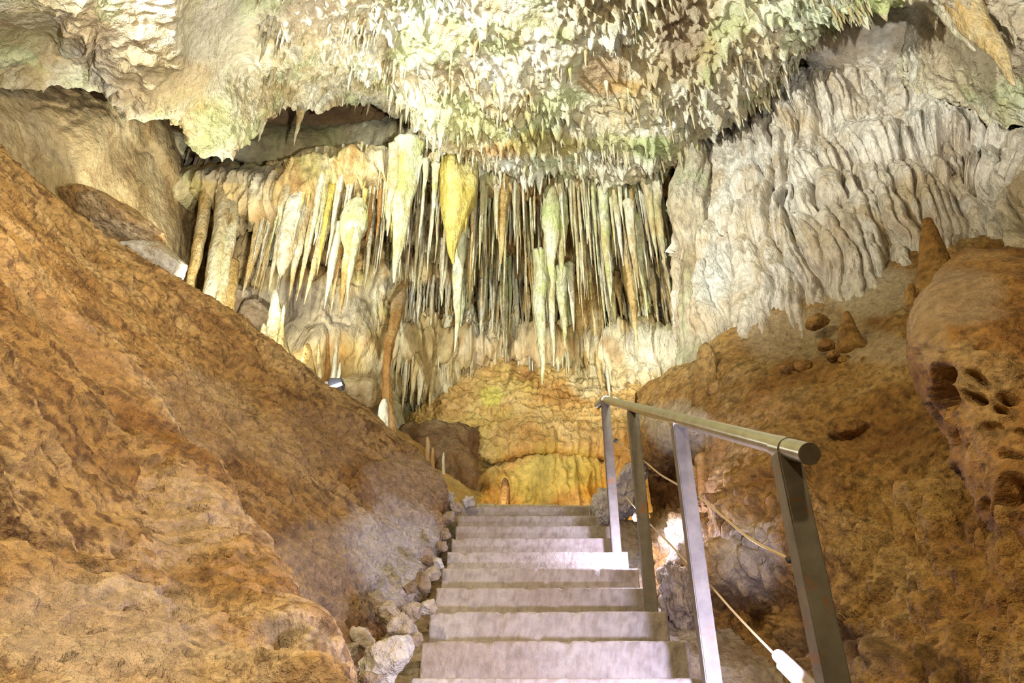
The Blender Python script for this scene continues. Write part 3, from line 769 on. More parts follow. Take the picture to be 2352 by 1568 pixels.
# white flowstone drapery
pxs = [1575, 1600, 1640, 1700, 1760, 1830, 1900, 1980, 2060, 2150, 2250, 2352, 2480, 2650]
kx = [1560, 1600, 1640, 1700, 1760, 1830, 1900, 1980, 2060, 2150, 2250, 2352, 2500, 2700]
cr = lambda p: I(p, kx, [372, 325, 270, 215, 180, 162, 152, 160, 160, 178, 220, 285, 340, 400])
cY = lambda p: I(p, kx, [6.45, 6.25, 6.1, 5.9, 5.75, 5.6, 5.45, 5.3, 5.12, 4.95, 4.75, 4.5, 4.15, 3.8])
t1 = lambda p: I(p, kx, [480, 505, 520, 485, 458, 458, 425, 412, 398, 384, 372, 350, 380, 430])
t2 = lambda p: I(p, kx, [570, 592, 602, 575, 562, 545, 505, 482, 470, 462, 445, 425, 440, 470])
t3 = lambda p: I(p, kx, [800, 790, 760, 720, 700, 670, 640, 610, 585, 570, 550, 530, 540, 560])
spec = [(cr, 30, .9), (cr, 6, .28), (cr, 0, .02), (cr, 22, -.16), (None, 0, -.26), (t1, -14, -.30), (t1, 2, -.16), (t1, 16, -.30), (t1, 34, -.46), (t2, -10, -.52), (t2, 4, -.38), (t2, 18, -.54), (t2, 36, -.66), (t3, -60, -.74), (t3, 0, -.78), (t3, 70, -.80), (t3, 170, -.84)]
g = []
for fn, off, dy in spec:
    g.append([at(p, (fn(p) if fn else (cr(p) + t1(p)) / 2) + off, cY(p) + .62 * dy * min(1, .45 + max(0, p - 1600) / 250.) + (-.12 * math.sin((p - 1640) / 120.) if fn else -.06 * math.sin((p - 1640) / 120.))) for p in pxs])


def drape_disp(P, N, X, Y):
    z = P[:, 2]
    sx = .86 * P[:, 0] - .5 * P[:, 1] + .10 * fbm(P, 1.3, 3, seed=181) + .018 * fbm(P, 6, 2, seed=182)
    tier = sstep(-8, 8, Y - np.interp(X, kx, [t1(p) for p in kx])) + sstep(-8, 8, Y - np.interp(X, kx, [t2(p) for p in kx]))
    Q = np.stack([sx, .37 * tier, z * .10], 1)
    n1 = fbm(Q, 5.2, 1, seed=183); n2 = fbm(Q, 11.0, 1, seed=184)
    rib = 1 - np.exp(-np.abs(n1) * 7.0); rib2 = 1 - np.exp(-np.abs(n2) * 6.0)
    amp = .55 + .55 * sstep(-.4, .2, fbm(P, 1.1, 2, seed=185))
    F1, _, i1 = worley(P, 19, seed=51, stretch=(1, 1, .7))
    crest = sstep(-10, 40, Y - np.interp(X, kx, [cr(p) for p in kx]))
    d = amp * crest * (.20 * rib + .075 * rib2) + .016 * sstep(.7, .1, F1) + .05 * fbm(P, 2.2, 3, seed=186) + .014 * fbm(P, 14, 4, .65, seed=187)
    return N * d[:, None]


o = sheet('flowstone_drapery', g, 'drape', drape_disp, step=2.2, tints=[(1700, 300, 80, 70, (.66, .60, .50), .6), (2150, 430, 130, 40, (.60, .47, .28), .6), (2150, 520, 100, 50, (.60, .46, .30), .5), (1930, 500, 40, 60, (.56, .44, .30), .6), (2190, 330, 50, 100, (.54, .42, .28), .5), (1640, 620, 60, 90, (.80, .79, .74), .7)])
tag(o, 'white flowstone wall of long ribbed drapery folds in stepped tiers', 'flowstone')

# smooth dome above the drapery
boulder('flowstone_dome', 2035, 100, 4.95, 185, 92, 'drape', rot=-.12, depth=110, sub=6, amp=.12, freq=1.3, seed=4, facet=0, label='smooth rounded white flowstone dome above the ribbed drapery', cat='flowstone')

# pillar between curtain and drapery
o = tube_rock('rock_pillar', [(1592, 330, 6.0, 30), (1600, 400, 5.95, 34), (1586, 485, 5.88, 40), (1608, 560, 5.9, 30), (1612, 660, 5.86, 40), (1620, 770, 5.84, 44), (1622, 880, 5.84, 52)], 'pillar', seg=72, rough=.34, flute=.14, wob=.4, ring=.03, seed=3, step_px=4)
tag(o, 'thick grey rock pillar between the stalactite curtain and white drapery', 'pillar')

# rocks on the left, behind the ridge
o = boulder('boulder', 255, 500, 4.75, 125, 48, 'mauve', rot=-.38, depth=90, sub=6, amp=.20, freq=1.5, seed=2, facet=.25, label='mauve brown slab of rock under the dark cave hollow', cat='boulder')
o = boulder('boulder', 350, 596, 4.9, 82, 46, 'palestone', rot=-.42, depth=70, sub=6, amp=.16, freq=1.3, seed=9, facet=.35, label='pale angular boulder perched on the brown ridge', cat='boulder')
o = boulder('boulder', 545, 690, 7.6, 55, 42, 'stone', sub=5, amp=.2, seed=14, label='rounded grey boulder behind the left leaning columns', cat='boulder')
o = boulder('boulder', 590, 740, 7.5, 50, 52, 'stone', sub=5, amp=.2, seed=15, label='dark rounded boulder behind the tall wet stalagmite', cat='boulder')
o = boulder('boulder', 820, 905, 7.4, 60, 45, 'wall', sub=5, amp=.22, seed=16, label='brown rounded rock behind the white lamp', cat='boulder')
# pale rocks by the stair head and right of the rail
o = boulder('boulder', 1382, 1165, 5.75, 26, 46, 'palestone', sub=6, amp=.42, freq=2.2, seed=21, label='pale rough rock at the top of the stairs beside the farthest post', cat='boulder')
o = boulder('boulder', 1440, 1120, 5.9, 40, 75, 'palestone', rot=-.4, sub=6, amp=.42, freq=2.2, seed=22, label='pale ragged rock behind the first two handrail posts', cat='boulder')
o = boulder('boulder', 1560, 985, 5.7, 75, 62, 'palestone', rot=.5, sub=6, amp=.16, seed=23, label='large pale sloping rock behind the upper handrail', cat='boulder')
o = boulder('boulder', 1583, 1262, 4.15, 62, 36, 'palestone', rot=.7, sub=5, amp=.3, seed=24, label='small white rock face behind the third handrail post', cat='boulder')
o = boulder('boulder', 1560, 1370, 3.95, 48, 85, 'stone', rot=.1, sub=6, amp=.4, freq=2.2, pit=.3, seed=25, label='dark brown rock against the right side of the steps', cat='boulder')
# three dripping lobes in the hollow behind the rail
for k, (a, b, r) in enumerate(((1615, 1120, 16), (1638, 1105, 15), (1592, 1150, 18))):
    o = tube_rock('drapery_lobe', [(a, b - 70, 4.75, r * 1.2), (a, b, 4.65, r), (a + 4, b + 70, 4.6, r * .7), (a + 6, b + 115, 4.6, r * .3)], 'orange', seg=14, rough=.15, seed=60 + k)
    tag(o, 'orange brown dripstone lobe hanging in the hollow behind the rail', 'dripstone', 'dripstone lobes in the hollow behind the rail')

# ------------------------------------------------------------------ STAIRS
stair = empty('concrete_staircase', at(1290, 1555, 2.88))
tag(stair, 'grey brown concrete staircase climbing to the stone landing', 'stairs')
TREAD, RISE = .3105, .165
EDGE = {-1: (905, 1712), 0: (945, 1640), 1: (969.5, 1580), 2: (987.6, 1532), 3: (1003, 1496), 4: (1016, 1466), 5: (1027.5, 1441.6), 6: (1037.6, 1420.6), 7: (1046.7, 1403.5), 8: (1052, 1376), 9: (1060, 1352)}


def rough_box(x0, x1, y0, y1, z0, z1, seed, nx=120, amp=.004, bev=.012):
    """a cast block: front, top, back, bottom as one rounded ring swept in x with chipped edges"""
    ring = []
    def seg_(p, q, n):
        for k in range(n): ring.append((p[0] + (q[0] - p[0]) * k / n, p[1] + (q[1] - p[1]) * k / n))
    b = bev
    seg_((y0, z0), (y0, z1 - b), 10)
    for k in range(4):
        a = math.pi - k / 4 * math.pi / 2
        ring.append((y0 + b + b * math.cos(a), z1 - b + b * math.sin(a)))
    seg_((y0 + b, z1), (y1, z1), 6); seg_((y1, z1), (y1, z0), 2); seg_((y1, z0), (y0, z0), 2)
    ring = np.array(ring); m = len(ring)
    xs = np.linspace(x0, x1, nx)
    V = np.stack([np.repeat(xs, m), np.tile(ring[:, 0], nx), np.tile(ring[:, 1], nx)], 1)
    S = V + seed * 7.7
    edge = np.exp(-((V[:, 1] - y0) ** 2 + (V[:, 2] - z1) ** 2) / .025 ** 2)
    chip = sstep(.15, .55, fbm(S, 9, 3, seed=201)) * edge * .014
    dn = amp * fbm(S, 6, 4, seed=202)
    V[:, 1] += dn + chip; V[:, 2] += .5 * amp * fbm(S, 5, 3, seed=203) * (V[:, 2] > z0 + .02) - chip * .8
    idx = np.arange(nx * m).reshape(nx, m)
    q = np.stack([idx[:-1], np.roll(idx, -1, 1)[:-1], np.roll(idx, -1, 1)[1:], idx[1:]], -1).reshape(-1, 4)
    return V, [tuple(f) for f in q] + [tuple(idx[0][::-1]), tuple(idx[-1])]


for k in range(-5, 10):
    Y0 = 2.88 + k * TREAD; z1 = .19 + k * RISE
    if k >= -1:
        l, r = EDGE[k]; py = CY - F * 0 + 0
        dx, dy, dz = 0, 0, 0
        # row of the photo where that nosing shows
        pyk = {-1: 1668, 0: 1555, 1: 1467, 2: 1405, 3: 1348.5, 4: 1306, 5: 1267, 6: 1236.6, 7: 1208, 8: 1189, 9: 1168.5}[k]
        xa, xb = at(l, pyk, Y0)[0], at(r, pyk, Y0)[0]
    else:
        xa, xb = -.40, .775
    V, Fc = rough_box(xa, xb, Y0, Y0 + TREAD + .04, CAM[2] + z1 - RISE - .10, CAM[2] + z1, k + 9)
    mesh_obj('step', V, np.array(Fc, dtype=object), 'concrete', stair, origin=None, smooth=True)
    so = stair.children[-1] if len(stair.children) else None
for ch in stair.children:
    ch.matrix_parent_inverse = Matrix.Translation(stair.location).inverted()
# stone landing kerb: four cut blocks
ky = 5.98; kz = .2999 * ky
xk = [at(p, 1155, ky)[0] for p in (1094, 1137, 1195, 1285, 1420)]
land = empty('stone_landing', (0, ky, CAM[2] + kz)); tag(land, 'pale yellow cut stone kerb at the top of the stairs', 'kerb')
for j in range(4):
    V, Fc = rough_box(xk[j] + .004, xk[j + 1] - .004, ky + .012 * (j % 2), ky + .5, CAM[2] + kz - .22, CAM[2] + kz - .004 * j, 40 + j, nx=30, amp=.008, bev=.016)
    mesh_obj('kerb_stone', V, np.array(Fc, dtype=object), 'kerb', land)
for ch in land.children:
    ch.matrix_parent_inverse = Matrix.Translation(land.location).inverted()

# ------------------------------------------------------------------ HANDRAIL
posts = [(1.72, .725, .638), (2.73, .718, 1.142), (3.68, .708, 1.648), (4.60, .690, 2.13)]
rail = empty('handrail', (.72, 1.72, CAM[2] - .47)); tag(rail, 'grey steel handrail with four square posts along the stairs', 'handrail')


def cyl_between(a, b, r, seg=32, rings=2, cap=True, r2=None):
    a = np.array(a, float); b = np.array(b, float); ax = (b - a) / np.linalg.norm(b - a)
    u = np.cross(ax, [0.3, .1, 1.]); u /= np.linalg.norm(u); v = np.cross(ax, u)
    t = np.linspace(0, 2 * math.pi, seg, endpoint=False)
    D = np.cos(t)[:, None] * u + np.sin(t)[:, None] * v
    V = []
    for k in range(rings):
        V.append(a + (b - a) * k / (rings - 1) + D * r)
    V = np.concatenate(V); idx = np.arange(rings * seg).reshape(rings, seg)
    Fc = [tuple(f) for f in np.stack([idx[:-1], np.roll(idx, -1, 1)[:-1], np.roll(idx, -1, 1)[1:], idx[1:]], -1).reshape(-1, 4)]
    if cap: Fc += [tuple(idx[0][::-1]), tuple(idx[-1])]
    return V, Fc


def part(name, VF, mat, parent, smooth=True, label=None, auto=True):
    o = mesh_obj(name, VF[0], np.array(VF[1], dtype=object), mat, parent, smooth=smooth)
    o.matrix_parent_inverse = Matrix.Translation(parent.matrix_world.translation if parent.parent else parent.location).inverted()
    if label: o['label'] = label
    if smooth and auto:
        bm = bmesh.new(); bm.from_mesh(o.data)
        for e in bm.edges:
            if len(e.link_faces) == 2 and e.calc_face_angle(0) > .7: e.smooth = False
        bm.to_mesh(o.data); bm.free()
    return o


def box_vf(x0, x1, y0, y1, z0, z1, bev=.004):
    bm = bmesh.new(); bmesh.ops.create_cube(bm, size=1)
    for v in bm.verts: v.co = Vector(((x0 + x1) / 2 + v.co.x * (x1 - x0), (y0 + y1) / 2 + v.co.y * (y1 - y0), (z0 + z1) / 2 + v.co.z * (z1 - z0)))
    bmesh.ops.bevel(bm, geom=bm.edges[:], offset=bev, segments=2, affect='EDGES')
    V = [v.co[:] for v in bm.verts]; Fc = [[v.index for v in f.verts] for f in bm.faces]; bm.free()
    return np.array(V), Fc


RR = .0275
axis = [np.array([x, y, CAM[2] + z + RR]) for y, x, z in posts]
dirn = (axis[0] - axis[1]) / np.linalg.norm(axis[0] - axis[1])
end_near = axis[0] + dirn * .155
end_far = axis[3] - dirn * .05
part('rail', cyl_between(end_near, end_far, RR, 40, 30), 'rail', rail)
capo = part('end_cap', cyl_between(end_near + dirn * -.001, end_near + dirn * .003, RR * .99, 40), 'cap', rail, label='flat round end plate of the rail')
for j, a in enumerate(axis):
    part('collar', cyl_between(a + dirn * .035, a - dirn * .035, RR * 1.13, 40), 'rail', rail)
part('elbow', cyl_between(end_far, end_far + np.array([-.055, .05, -.035]), RR * .98, 32), 'rail', rail)
for y, x, z in posts:
    kk = math.floor((y - 2.88) / TREAD); base = .19 + kk * RISE
    part('post', box_vf(x - .03, x + .03, y - .03, y + .03, CAM[2] + base - .01, CAM[2] + z + .012), 'post', rail, smooth=False)

# ------------------------------------------------------------------ CORDS AND LAMPS
def cord(name, pts, r, mat, label, cat):
    C = np.array(pts); K = np.concatenate([[0], np.cumsum(np.linalg.norm(np.diff(C, axis=0), axis=1))])
    Q = np.linspace(0, K[-1], 90); c = hermite(K, C, Q, 0)
    seg = 10; t = np.linspace(0, 2 * math.pi, seg, endpoint=False)
    tan = np.gradient(c, axis=0); tan /= np.linalg.norm(tan, axis=1)[:, None]
    u = np.cross(tan, [0, 0, 1.]); u /= np.linalg.norm(u, axis=1)[:, None]; v = np.cross(tan, u)
    V = (c[:, None] + r * (np.cos(t)[None, :, None] * u[:, None] + np.sin(t)[None, :, None] * v[:, None])).reshape(-1, 3)
    idx = np.arange(90 * seg).reshape(90, seg)
    q = np.stack([idx[:-1], np.roll(idx, -1, 1)[:-1], np.roll(idx, -1, 1)[1:], idx[1:]], -1).reshape(-1, 4)
    return tag(mesh_obj(name, V, q, mat), label, cat)


def onx(px, py, X):
    dx, dy, dz = ray(px, py); t = X / dx
    return CAM + np.array([X, dy * t, dz * t])


cord('rope', [onx(1412, 1010, .745), onx(1440, 1030, .75), onx(1484, 1062, .752), onx(1515, 1088, .754), onx(1552, 1110, .756), onx(1600, 1137, .757), onx(1660, 1185, .758), onx(1725, 1238, .758), onx(1808, 1281, .758)], .0042, 'cord',
     'upper pale cord strung between the handrail posts', 'rope')
cord('cable', [onx(1437, 1140, .77), onx(1468, 1175, .77), onx(1503, 1213, .77), onx(1540, 1250, .77), onx(1576, 1290, .77), onx(1630, 1343, .77), onx(1690, 1410, .77), onx(1760, 1483, .77), onx(1850, 1572, .77), onx(1890, 1612, .77)], .0042, 'cord',
     'lower pale cable running down to the glowing lamp tube', 'cable')
# knot where the upper cord is tied
kp = onx(1415, 1012, .745)
V, Fc = blob_mesh(kp, (.02, .02, .016), sub=3, amp=.35, freq=2.5, seed=3)
tag(mesh_obj('cord_knot', V, Fc, 'clip', origin=kp), 'dark knot of cord tied to the farthest handrail post', 'knot')
kp = onx(1812, 1286, .757)
V, Fc = blob_mesh(kp, (.009, .009, .012), sub=3, amp=.3, freq=2.5, seed=5)
tag(mesh_obj('cord_knot', V, Fc, 'clip', origin=kp), 'small dark knot of cord on the nearest handrail post', 'knot')

# tube lamp by the lower rail
a, b = onx(1786, 1516, .775), onx(1880, 1608, .775)
lamp = empty('tube_lamp', a); tag(lamp, 'glowing violet white tube lamp beside the nearest handrail post', 'lamp')
part('housing', cyl_between(a + np.array([.012, 0, .012]), b + np.array([.012, 0, .012]), .016, 20), 'housing', lamp, label='grey half round lamp housing')
d = (b - a) / np.linalg.norm(b - a)
part('light_tube', cyl_between(a + d * .04 + np.array([-.006, 0, 0]), b + np.array([-.006, 0, 0]), .0125, 20), 'led_violet', lamp, label='glowing tube')
part('end_plug', cyl_between(a - d * .012 + np.array([.008, 0, .008]), a + d * .01 + np.array([.008, 0, .008]), .019, 20), 'housing', lamp)
# small far lamp
p0 = onx(1459, 1189, .765)
lamp2 = empty('bulb_lamp', p0); tag(lamp2, 'small bright bulb on the cable beside the second farthest post', 'lamp')
V, Fc = blob_mesh(p0, (.016, .016, .022), sub=3, amp=.0, facet=0); part('bulb', (V, [tuple(f) for f in Fc]), 'led_violet', lamp2, auto=False)
part('socket', cyl_between(p0 + np.array([.004, .012, .012]), p0 + np.array([.012, .05, .035]), .012, 16), 'housing', lamp2)
# flood lamp on the ridge
fp = at(767, 882, 5.25); s = mpp(767, 882, 5.25)
lamp3 = empty('flood_lamp', fp); tag(lamp3, 'white flood lamp in a dark box on the ridge of the brown mound', 'lamp')
part('housing', box_vf(fp[0] - 14 * s, fp[0] + 18 * s, fp[1] - .01, fp[1] + .12, fp[2] - 3 * s, fp[2] + 16 * s, .01), 'blackbox', lamp3, smooth=False)
e0, e1 = at(750, 893, 5.2), at(785, 881, 5.2)
part('light_tube', cyl_between(e0, e1, 3.6 * s, 16), 'led_white', lamp3)
part('bracket', box_vf(fp[0] - 22 * s, fp[0] - 13 * s, fp[1], fp[1] + .05, fp[2] - 26 * s, fp[2] + 8 * s, .005), 'housing', lamp3, smooth=False)

# ------------------------------------------------------------------ STALACTITES
N_ST = 0


def stalactite(px_tip, py_top, py_tip, w, Y, mat, label, group=None, seg=14, belly=None, ring=0.0, flute=.16, rough=.20, lean=0.0, pw=1.0):
    """vertical dripstone whose tip shows at (px_tip, py_tip); w = width in photo pixels below its root"""
    global N_ST
    N_ST += 1
    tip = at(px_tip, py_tip, Y)
    # find the height of the root from its row in the photo at the same X
    zt = at(px_tip, py_top, Y)[2]
    s = mpp(px_tip, py_top, Y); r = w / 2 * s
    L = zt - tip[2]
    ts = [0, .04, .12, .25, .4, .55, .7, .82, .92, 1.0]
    prof = [1.45, 1.2, 1.0, .92, .80, .66, .48, .32, .18, .06]
    if belly == 'blunt': prof = [1.2, 1.05, 1.0, 1.0, .98, .95, .9, .8, .62, .3]
    if belly == 'carrot': prof = [.7, .75, .85, 1.0, .95, .66, .42, .28, .18, .06]
    if belly == 'straw': prof = [1.5, 1.1, .95, .86, .74, .62, .46, .32, .18, .05]
    prof = [p ** pw for p in prof]
    pts = [(tip[0] + lean * (1 - t) * L, Y, zt + .02 * L - t * (L * 1.02), max(r * p, .0025)) for t, p in zip(ts, prof)]
    o = tube_rock('stalactite', pts, mat, seg=seg, rough=rough, flute=flute, ring=ring, wob=.35, seed=N_ST, world=True, step_px=5 if L / s > 60 else 4)
    return tag(o, label, 'stalactite', group)


S = stalactite
# left curtain, in order from the columns
S(560, 400, 684, 34, 7.0, 'ambers', 'thick ringed amber stalactite just behind the leaning columns', ring=.08)
S(594, 420, 668, 20, 7.1, 'ambers', 'amber stalactite with a frayed tip behind the ringed one')
S(586, 440, 664, 12, 7.0, 'ambers', 'thin amber stalactite beside the frayed amber one')
S(580, 390, 600, 30, 6.95, 'ambers', 'dark crusted stalactite above the frayed amber ones', rough=.25)
S(598, 385, 588, 26, 6.9, 'ambers', 'brown knobbly stalactite next to the smooth white curtain', rough=.28)
S(612, 440, 675, 22, 6.75, 'cream', 'long pale stalactite with a green tip beside the blunt white one')
S(642, 420, 625, 44, 6.7, 'cream', 'blunt thick white stalactite with a nipple at its end', belly='blunt', flute=.06)
S(642, 600, 640, 9, 6.7, 'cream', 'tiny nipple of dripstone under the blunt white stalactite')
S(661, 470, 686, 25, 6.8, 'cream', 'smooth tapered cream stalactite beside the blunt white one', ring=.05)
S(684, 455, 690, 20, 6.85, 'ambers', 'slim amber stalactite in the front row beside the smooth cream one')
S(696, 480, 700, 24, 6.95, 'ambers', 'ringed brown stalactite leaning behind the slim amber one', ring=.06, lean=.10)
S(728, 430, 632, 16, 6.6, 'gold', 'yellow green stalactite with a sharp tip in the left curtain')
S(722, 400, 560, 26, 6.6, 'green', 'pale green fluted stalactite above the yellow one', flute=.2)
S(746, 520, 708, 24, 6.7, 'cream', 'long cream stalactite of a pair below the left curtain')
S(757, 540, 725, 15, 6.8, 'orange', 'long orange stalactite tucked behind the cream pair')
S(780, 500, 728, 30, 6.6, 'ambers', 'long golden stalactite ending lowest in the left curtain')
S(796, 490, 704, 26, 6.6, 'green', 'long white green stalactite twin to the lowest golden one')
S(800, 470, 620, 62, 6.65, 'green', 'broad bulging green stalactite above the long twin tips', belly='carrot', flute=.2, seg=24)
S(818, 440, 590, 12, 6.6, 'gold', 'bright yellow thin stalactite on the bulging green one')
S(705, 370, 600, 18, 6.55, 'cream', 'white ribbed stalactite between blunt and yellow stalactites')
S(672, 372, 560, 16, 6.6, 'cream', 'white fluted stalactite above the slim amber one', flute=.2)
S(750, 360, 610, 18, 6.6, 'cream', 'white fluted stalactite above the cream pair', flute=.2)
S(765, 350, 520, 14, 6.55, 'cream', 'white slender stalactite hanging from the pale rim')
S(640, 380, 520, 30, 6.6, 'cream', 'pale blue white drapery stalactite above the blunt one', flute=.25)
# middle
S(908, 340, 648, 54, 6.55, 'green', 'big pale green stalactite hanging alone before the dark gap', flute=.16, seg=28, belly=None)
S(893, 350, 540, 40, 6.6, 'cream', 'broad brown white stalactite fused behind the big green one', flute=.2)
S(840, 370, 560, 24, 6.8, 'orange', 'brown stalactite in shade between bulging and big green ones')
S(862, 380, 545, 22, 6.85, 'orange', 'brown ragged stalactite in shade close to the big green one')
S(875, 360, 500, 14, 6.7, 'cream', 'thin cream stalactite close to the big green one')
S(991, 380, 520, 16, 6.4, 'green', 'thin greenish stalactite before the yellow cone')
S(971, 370, 455, 14, 6.45, 'green', 'short green stalactite beside the dark gap')
S(960, 360, 425, 10, 6.45, 'cream', 'short pale stalactite beside the dark gap')
S(1034, 370, 605, 84, 6.5, 'gold', 'large bright yellow cone shaped stalactite', belly='carrot', flute=.12, seg=28)
S(1072, 380, 470, 44, 6.55, 'gold', 'knobbly orange yellow stalactite cluster beside the yellow cone', rough=.3)
S(1068, 440, 535, 12, 6.5, 'gold', 'thin yellow stalactite below the knobbly yellow cluster')
S(1049, 480, 808, 32, 6.9, 'green', 'longest white green stalactite below the yellow cone', flute=.2, seg=18)
S(1076, 560, 715, 26, 7.2, 'cream', 'broad cream stalactite behind the longest one')
S(1011, 560, 700, 24, 7.4, 'cream', 'pale fluted stalactite in the second row under the yellow cone', flute=.2)
S(1154, 420, 604, 32, 6.9, 'ambers', 'ringed tan stalactite with a pointed green tip', ring=.07, belly=None)
S(1140, 430, 550, 12, 6.8, 'cream', 'thin white stalactite beside the ringed tan one')
S(1224, 420, 590, 14, 7.1, 'cream', 'crusted white stalactite between the ringed tan and the pale green twins', rough=.25)
S(1273, 440, 660, 44, 6.9, 'green', 'fat pale green stalactite, slightly longer of the fused twins', belly='carrot', flute=.1, seg=24, ring=.03)
S(1291, 430, 640, 40, 6.95, 'green', 'fat pale green stalactite, shorter of the fused twins', belly='carrot', flute=.1, seg=24, ring=.03)
S(1249, 590, 884, 36, 7.4, 'green', 'very long white green stalactite reaching down to the amber wall', flute=.22, seg=20)
S(1230, 600, 800, 26, 7.45, 'ambers', 'yellowish fluted stalactite beside the very long one', flute=.2)
S(1272, 600, 840, 24, 7.5, 'cream', 'white fluted stalactite beside the very long one', flute=.2)
S(1295, 620, 800, 26, 7.5, 'green', 'pale green fluted stalactite under the fused twins', flute=.22)
S(1318, 610, 760, 18, 7.5, 'cream', 'cream fluted stalactite next to the group under the fused twins', flute=.2)
S(1406, 440, 702, 26, 6.9, 'green', 'long grey green stalactite with a blue green tip')
S(1350, 430, 560, 14, 6.9, 'cream', 'crooked white stalactite before the pale back wall')
S(1336, 560, 650, 14, 7.3, 'cream', 'single bright white stalactite below the crooked one')
S(1431, 430, 610, 18, 6.8, 'cream', 'white ribbed stalactite in the dark part of the curtain', flute=.2)
S(1466, 470, 660, 24, 6.7, 'cream', 'grey white stalactite in the dark part of the curtain near the pillar')
S(1489, 500, 735, 18, 6.9, 'green', 'thin green stalactite before the bright patch of back wall')
S(1510, 420, 600, 22, 6.5, 'cream', 'fluted cream stalactite near the pillar', flute=.2)
S(1532, 410, 620, 30, 6.5, 'cream', 'wide crusted cream stalactite near the pillar', rough=.22)
S(1557, 560, 758, 22, 6.7, 'green', 'long pale green stalactite nearest to the pillar')
S(1540, 600, 690, 14, 6.6, 'cream', 'small white stalactite beside the one nearest to the pillar')
S(1345, 640, 850, 50, 8.5, 'ambers', 'dark brown pointed stalactite over the amber wall', flute=.1, belly='carrot')
S(1380, 620, 890, 46, 8.4, 'ambers', 'dark brown long stalactite over the pale wall behind the rail', flute=.1, belly='carrot')
S(1466, 540, 812, 30, 7.3, 'ambers', 'shaded thin stalactite ending on the bright patch of wall', belly='carrot')
# lower second row over the dark hollow
for a, b, c, w, m, l in ((925, 840, 905, 20, 'ambers', 'first'), (941, 840, 925, 22, 'ambers', 'second'), (960, 830, 930, 30, 'ambers', 'third'), (985, 800, 935, 28, 'ambers', 'fourth'), (1022, 790, 880, 22, 'cream', 'fifth'), (1072, 760, 850, 26, 'cream', 'sixth')):
    S(a, b - 60, c, w * 1.2, gY(a) - .2, m, 'tan stalactite over the black hole, %s in the row' % l, flute=.15, belly='carrot')
# ceiling front
S(1347, 20, 158, 22, 4.55, 'ambers', 'long amber stalactite hanging alone from the front ceiling')
S(1436, 0, 134, 24, 4.5, 'ambers', 'amber stalactite with a bent tip in the front ceiling cluster')
S(1476, -10, 105, 46, 4.45, 'cream', 'broad white stalactite blade in the front ceiling cluster', flute=.25)
S(1491, -20, 68, 36, 4.4, 'ambers', 'yellowish broad stalactite high in the front ceiling cluster')
S(1408, 0, 100, 16, 4.5, 'cream', 'slim white stalactite in the front ceiling cluster')
S(1420, 40, 150, 16, 4.7, 'cream', 'crusted white stalactite behind the bent amber one', rough=.25)
S(1462, 60, 150, 18, 4.8, 'cream', 'pale stalactite under the broad white blade')
S(1384, 30, 132, 14, 4.6, 'cream', 'thin pale stalactite beside the lone amber one')
# right ceiling
S(2308, -190, 196, 100, 3.6, 'ambers', 'large tan stalactite with a long tip in the upper right corner', flute=.15, seg=24)
S(2242, -190, 100, 110, 3.65, 'cream', 'fat cream stalactite beside the large tan one', flute=.15, seg=24)
S(2330, -120, 178, 50, 3.8, 'ambers', 'brown stalactite behind the large tan one')
S(2200, -180, 48, 50, 3.7, 'ambers', 'yellow stalactite over the white dome')
S(1785, -30, 150, 74, 4.9, 'cream', 'bulky cream stalactite above the drapery crest', belly='blunt', flute=.15, seg=24)
S(1824, -20, 110, 36, 4.75, 'cream', 'smooth grey stalactite beside the bulky cream one')
S(1866, -20, 80, 30, 4.7, 'cream', 'short leaf shaped stalactite beside the smooth grey one')
S(1925, -40, 28, 34, 4.5, 'cream', 'short fat stalactite beside the white dome')
S(1645, 90, 194, 30, 5.0, 'cream', 'pale stalactite with a dark tip left of the bulky cream one')
S(1697, 120, 206, 22, 5.2, 'ambers', 'small tan stalactite at the edge of the drapery')
# rim of the ceiling, over the recess
for k, (a, b, c, w) in enumerate(((622, 150, 198, 12), (650, 148, 212, 11), (598, 130, 160, 10), (832, 130, 184, 14), (848, 135, 172, 12), (862, 140, 170, 10), (880, 140, 172, 10), (908, 150, 212, 12), (812, 130, 166, 9), (792, 125, 158, 8), (893, 150, 180, 8), (676, 135, 165, 8), (700, 128, 160, 8))):
    S(a, b, c, w, I(a, yk, yv) + .03, 'cream', 'small white stalactite on the ceiling rim, %s' % ['with long amber tip', 'longest of two by the arch', 'by the arch top', 'stout one over the black hole', 'second over the black hole', 'third over the black hole', 'fourth over the black hole', 'long thin one past the black hole', 'short one before the black hole', 'first before the black hole', 'thin one past the black hole', 'middle of the bare rim', 'end of the bare rim'][k], 'rim stalactites above the recess', seg=10)
for k, (a, b, c, w) in enumerate(((138, 82, 98, 5), (147, 88, 102, 5), (168, 112, 124, 5), (183, 120, 143, 7), (207, 138, 158, 7), (222, 148, 164, 6), (306, 250, 262, 6), (392, 248, 264, 5), (400, 248, 262, 5))):
    S(a, b - 6, c, w, I(a, yk, yv) + .02, 'ambers', 'tiny tan stalactite on the edge of the hanging ceiling lump', 'tiny stalactites of the hanging lump', seg=8)
for k, (a, b, c, w) in enumerate(((512, 190, 250, 12), (497, 200, 235, 10), (530, 190, 228, 8), (560, 170, 205, 8), (552, 280, 312, 9), (588, 285, 312, 9), (500, 255, 290, 10))):
    S(a, b, c, w, bY(a) - .05, 'orange', 'small brown stalactite inside the shaded recess', 'stalactites in the recess', seg=8)
# grey fringe at the dark hole
for k, (a, c) in enumerate(((423, 385), (432, 418), (440, 410), (448, 402), (456, 425), (463, 410))):
    S(a, 345, c, 7, 6.9, 'stone', 'thin grey stalactite at the mouth of the dark hole', 'grey fringe at the dark hole', seg=8, belly='straw')

# straws of the curtain: individuals
rs = random.Random(5)
n_named = N_ST


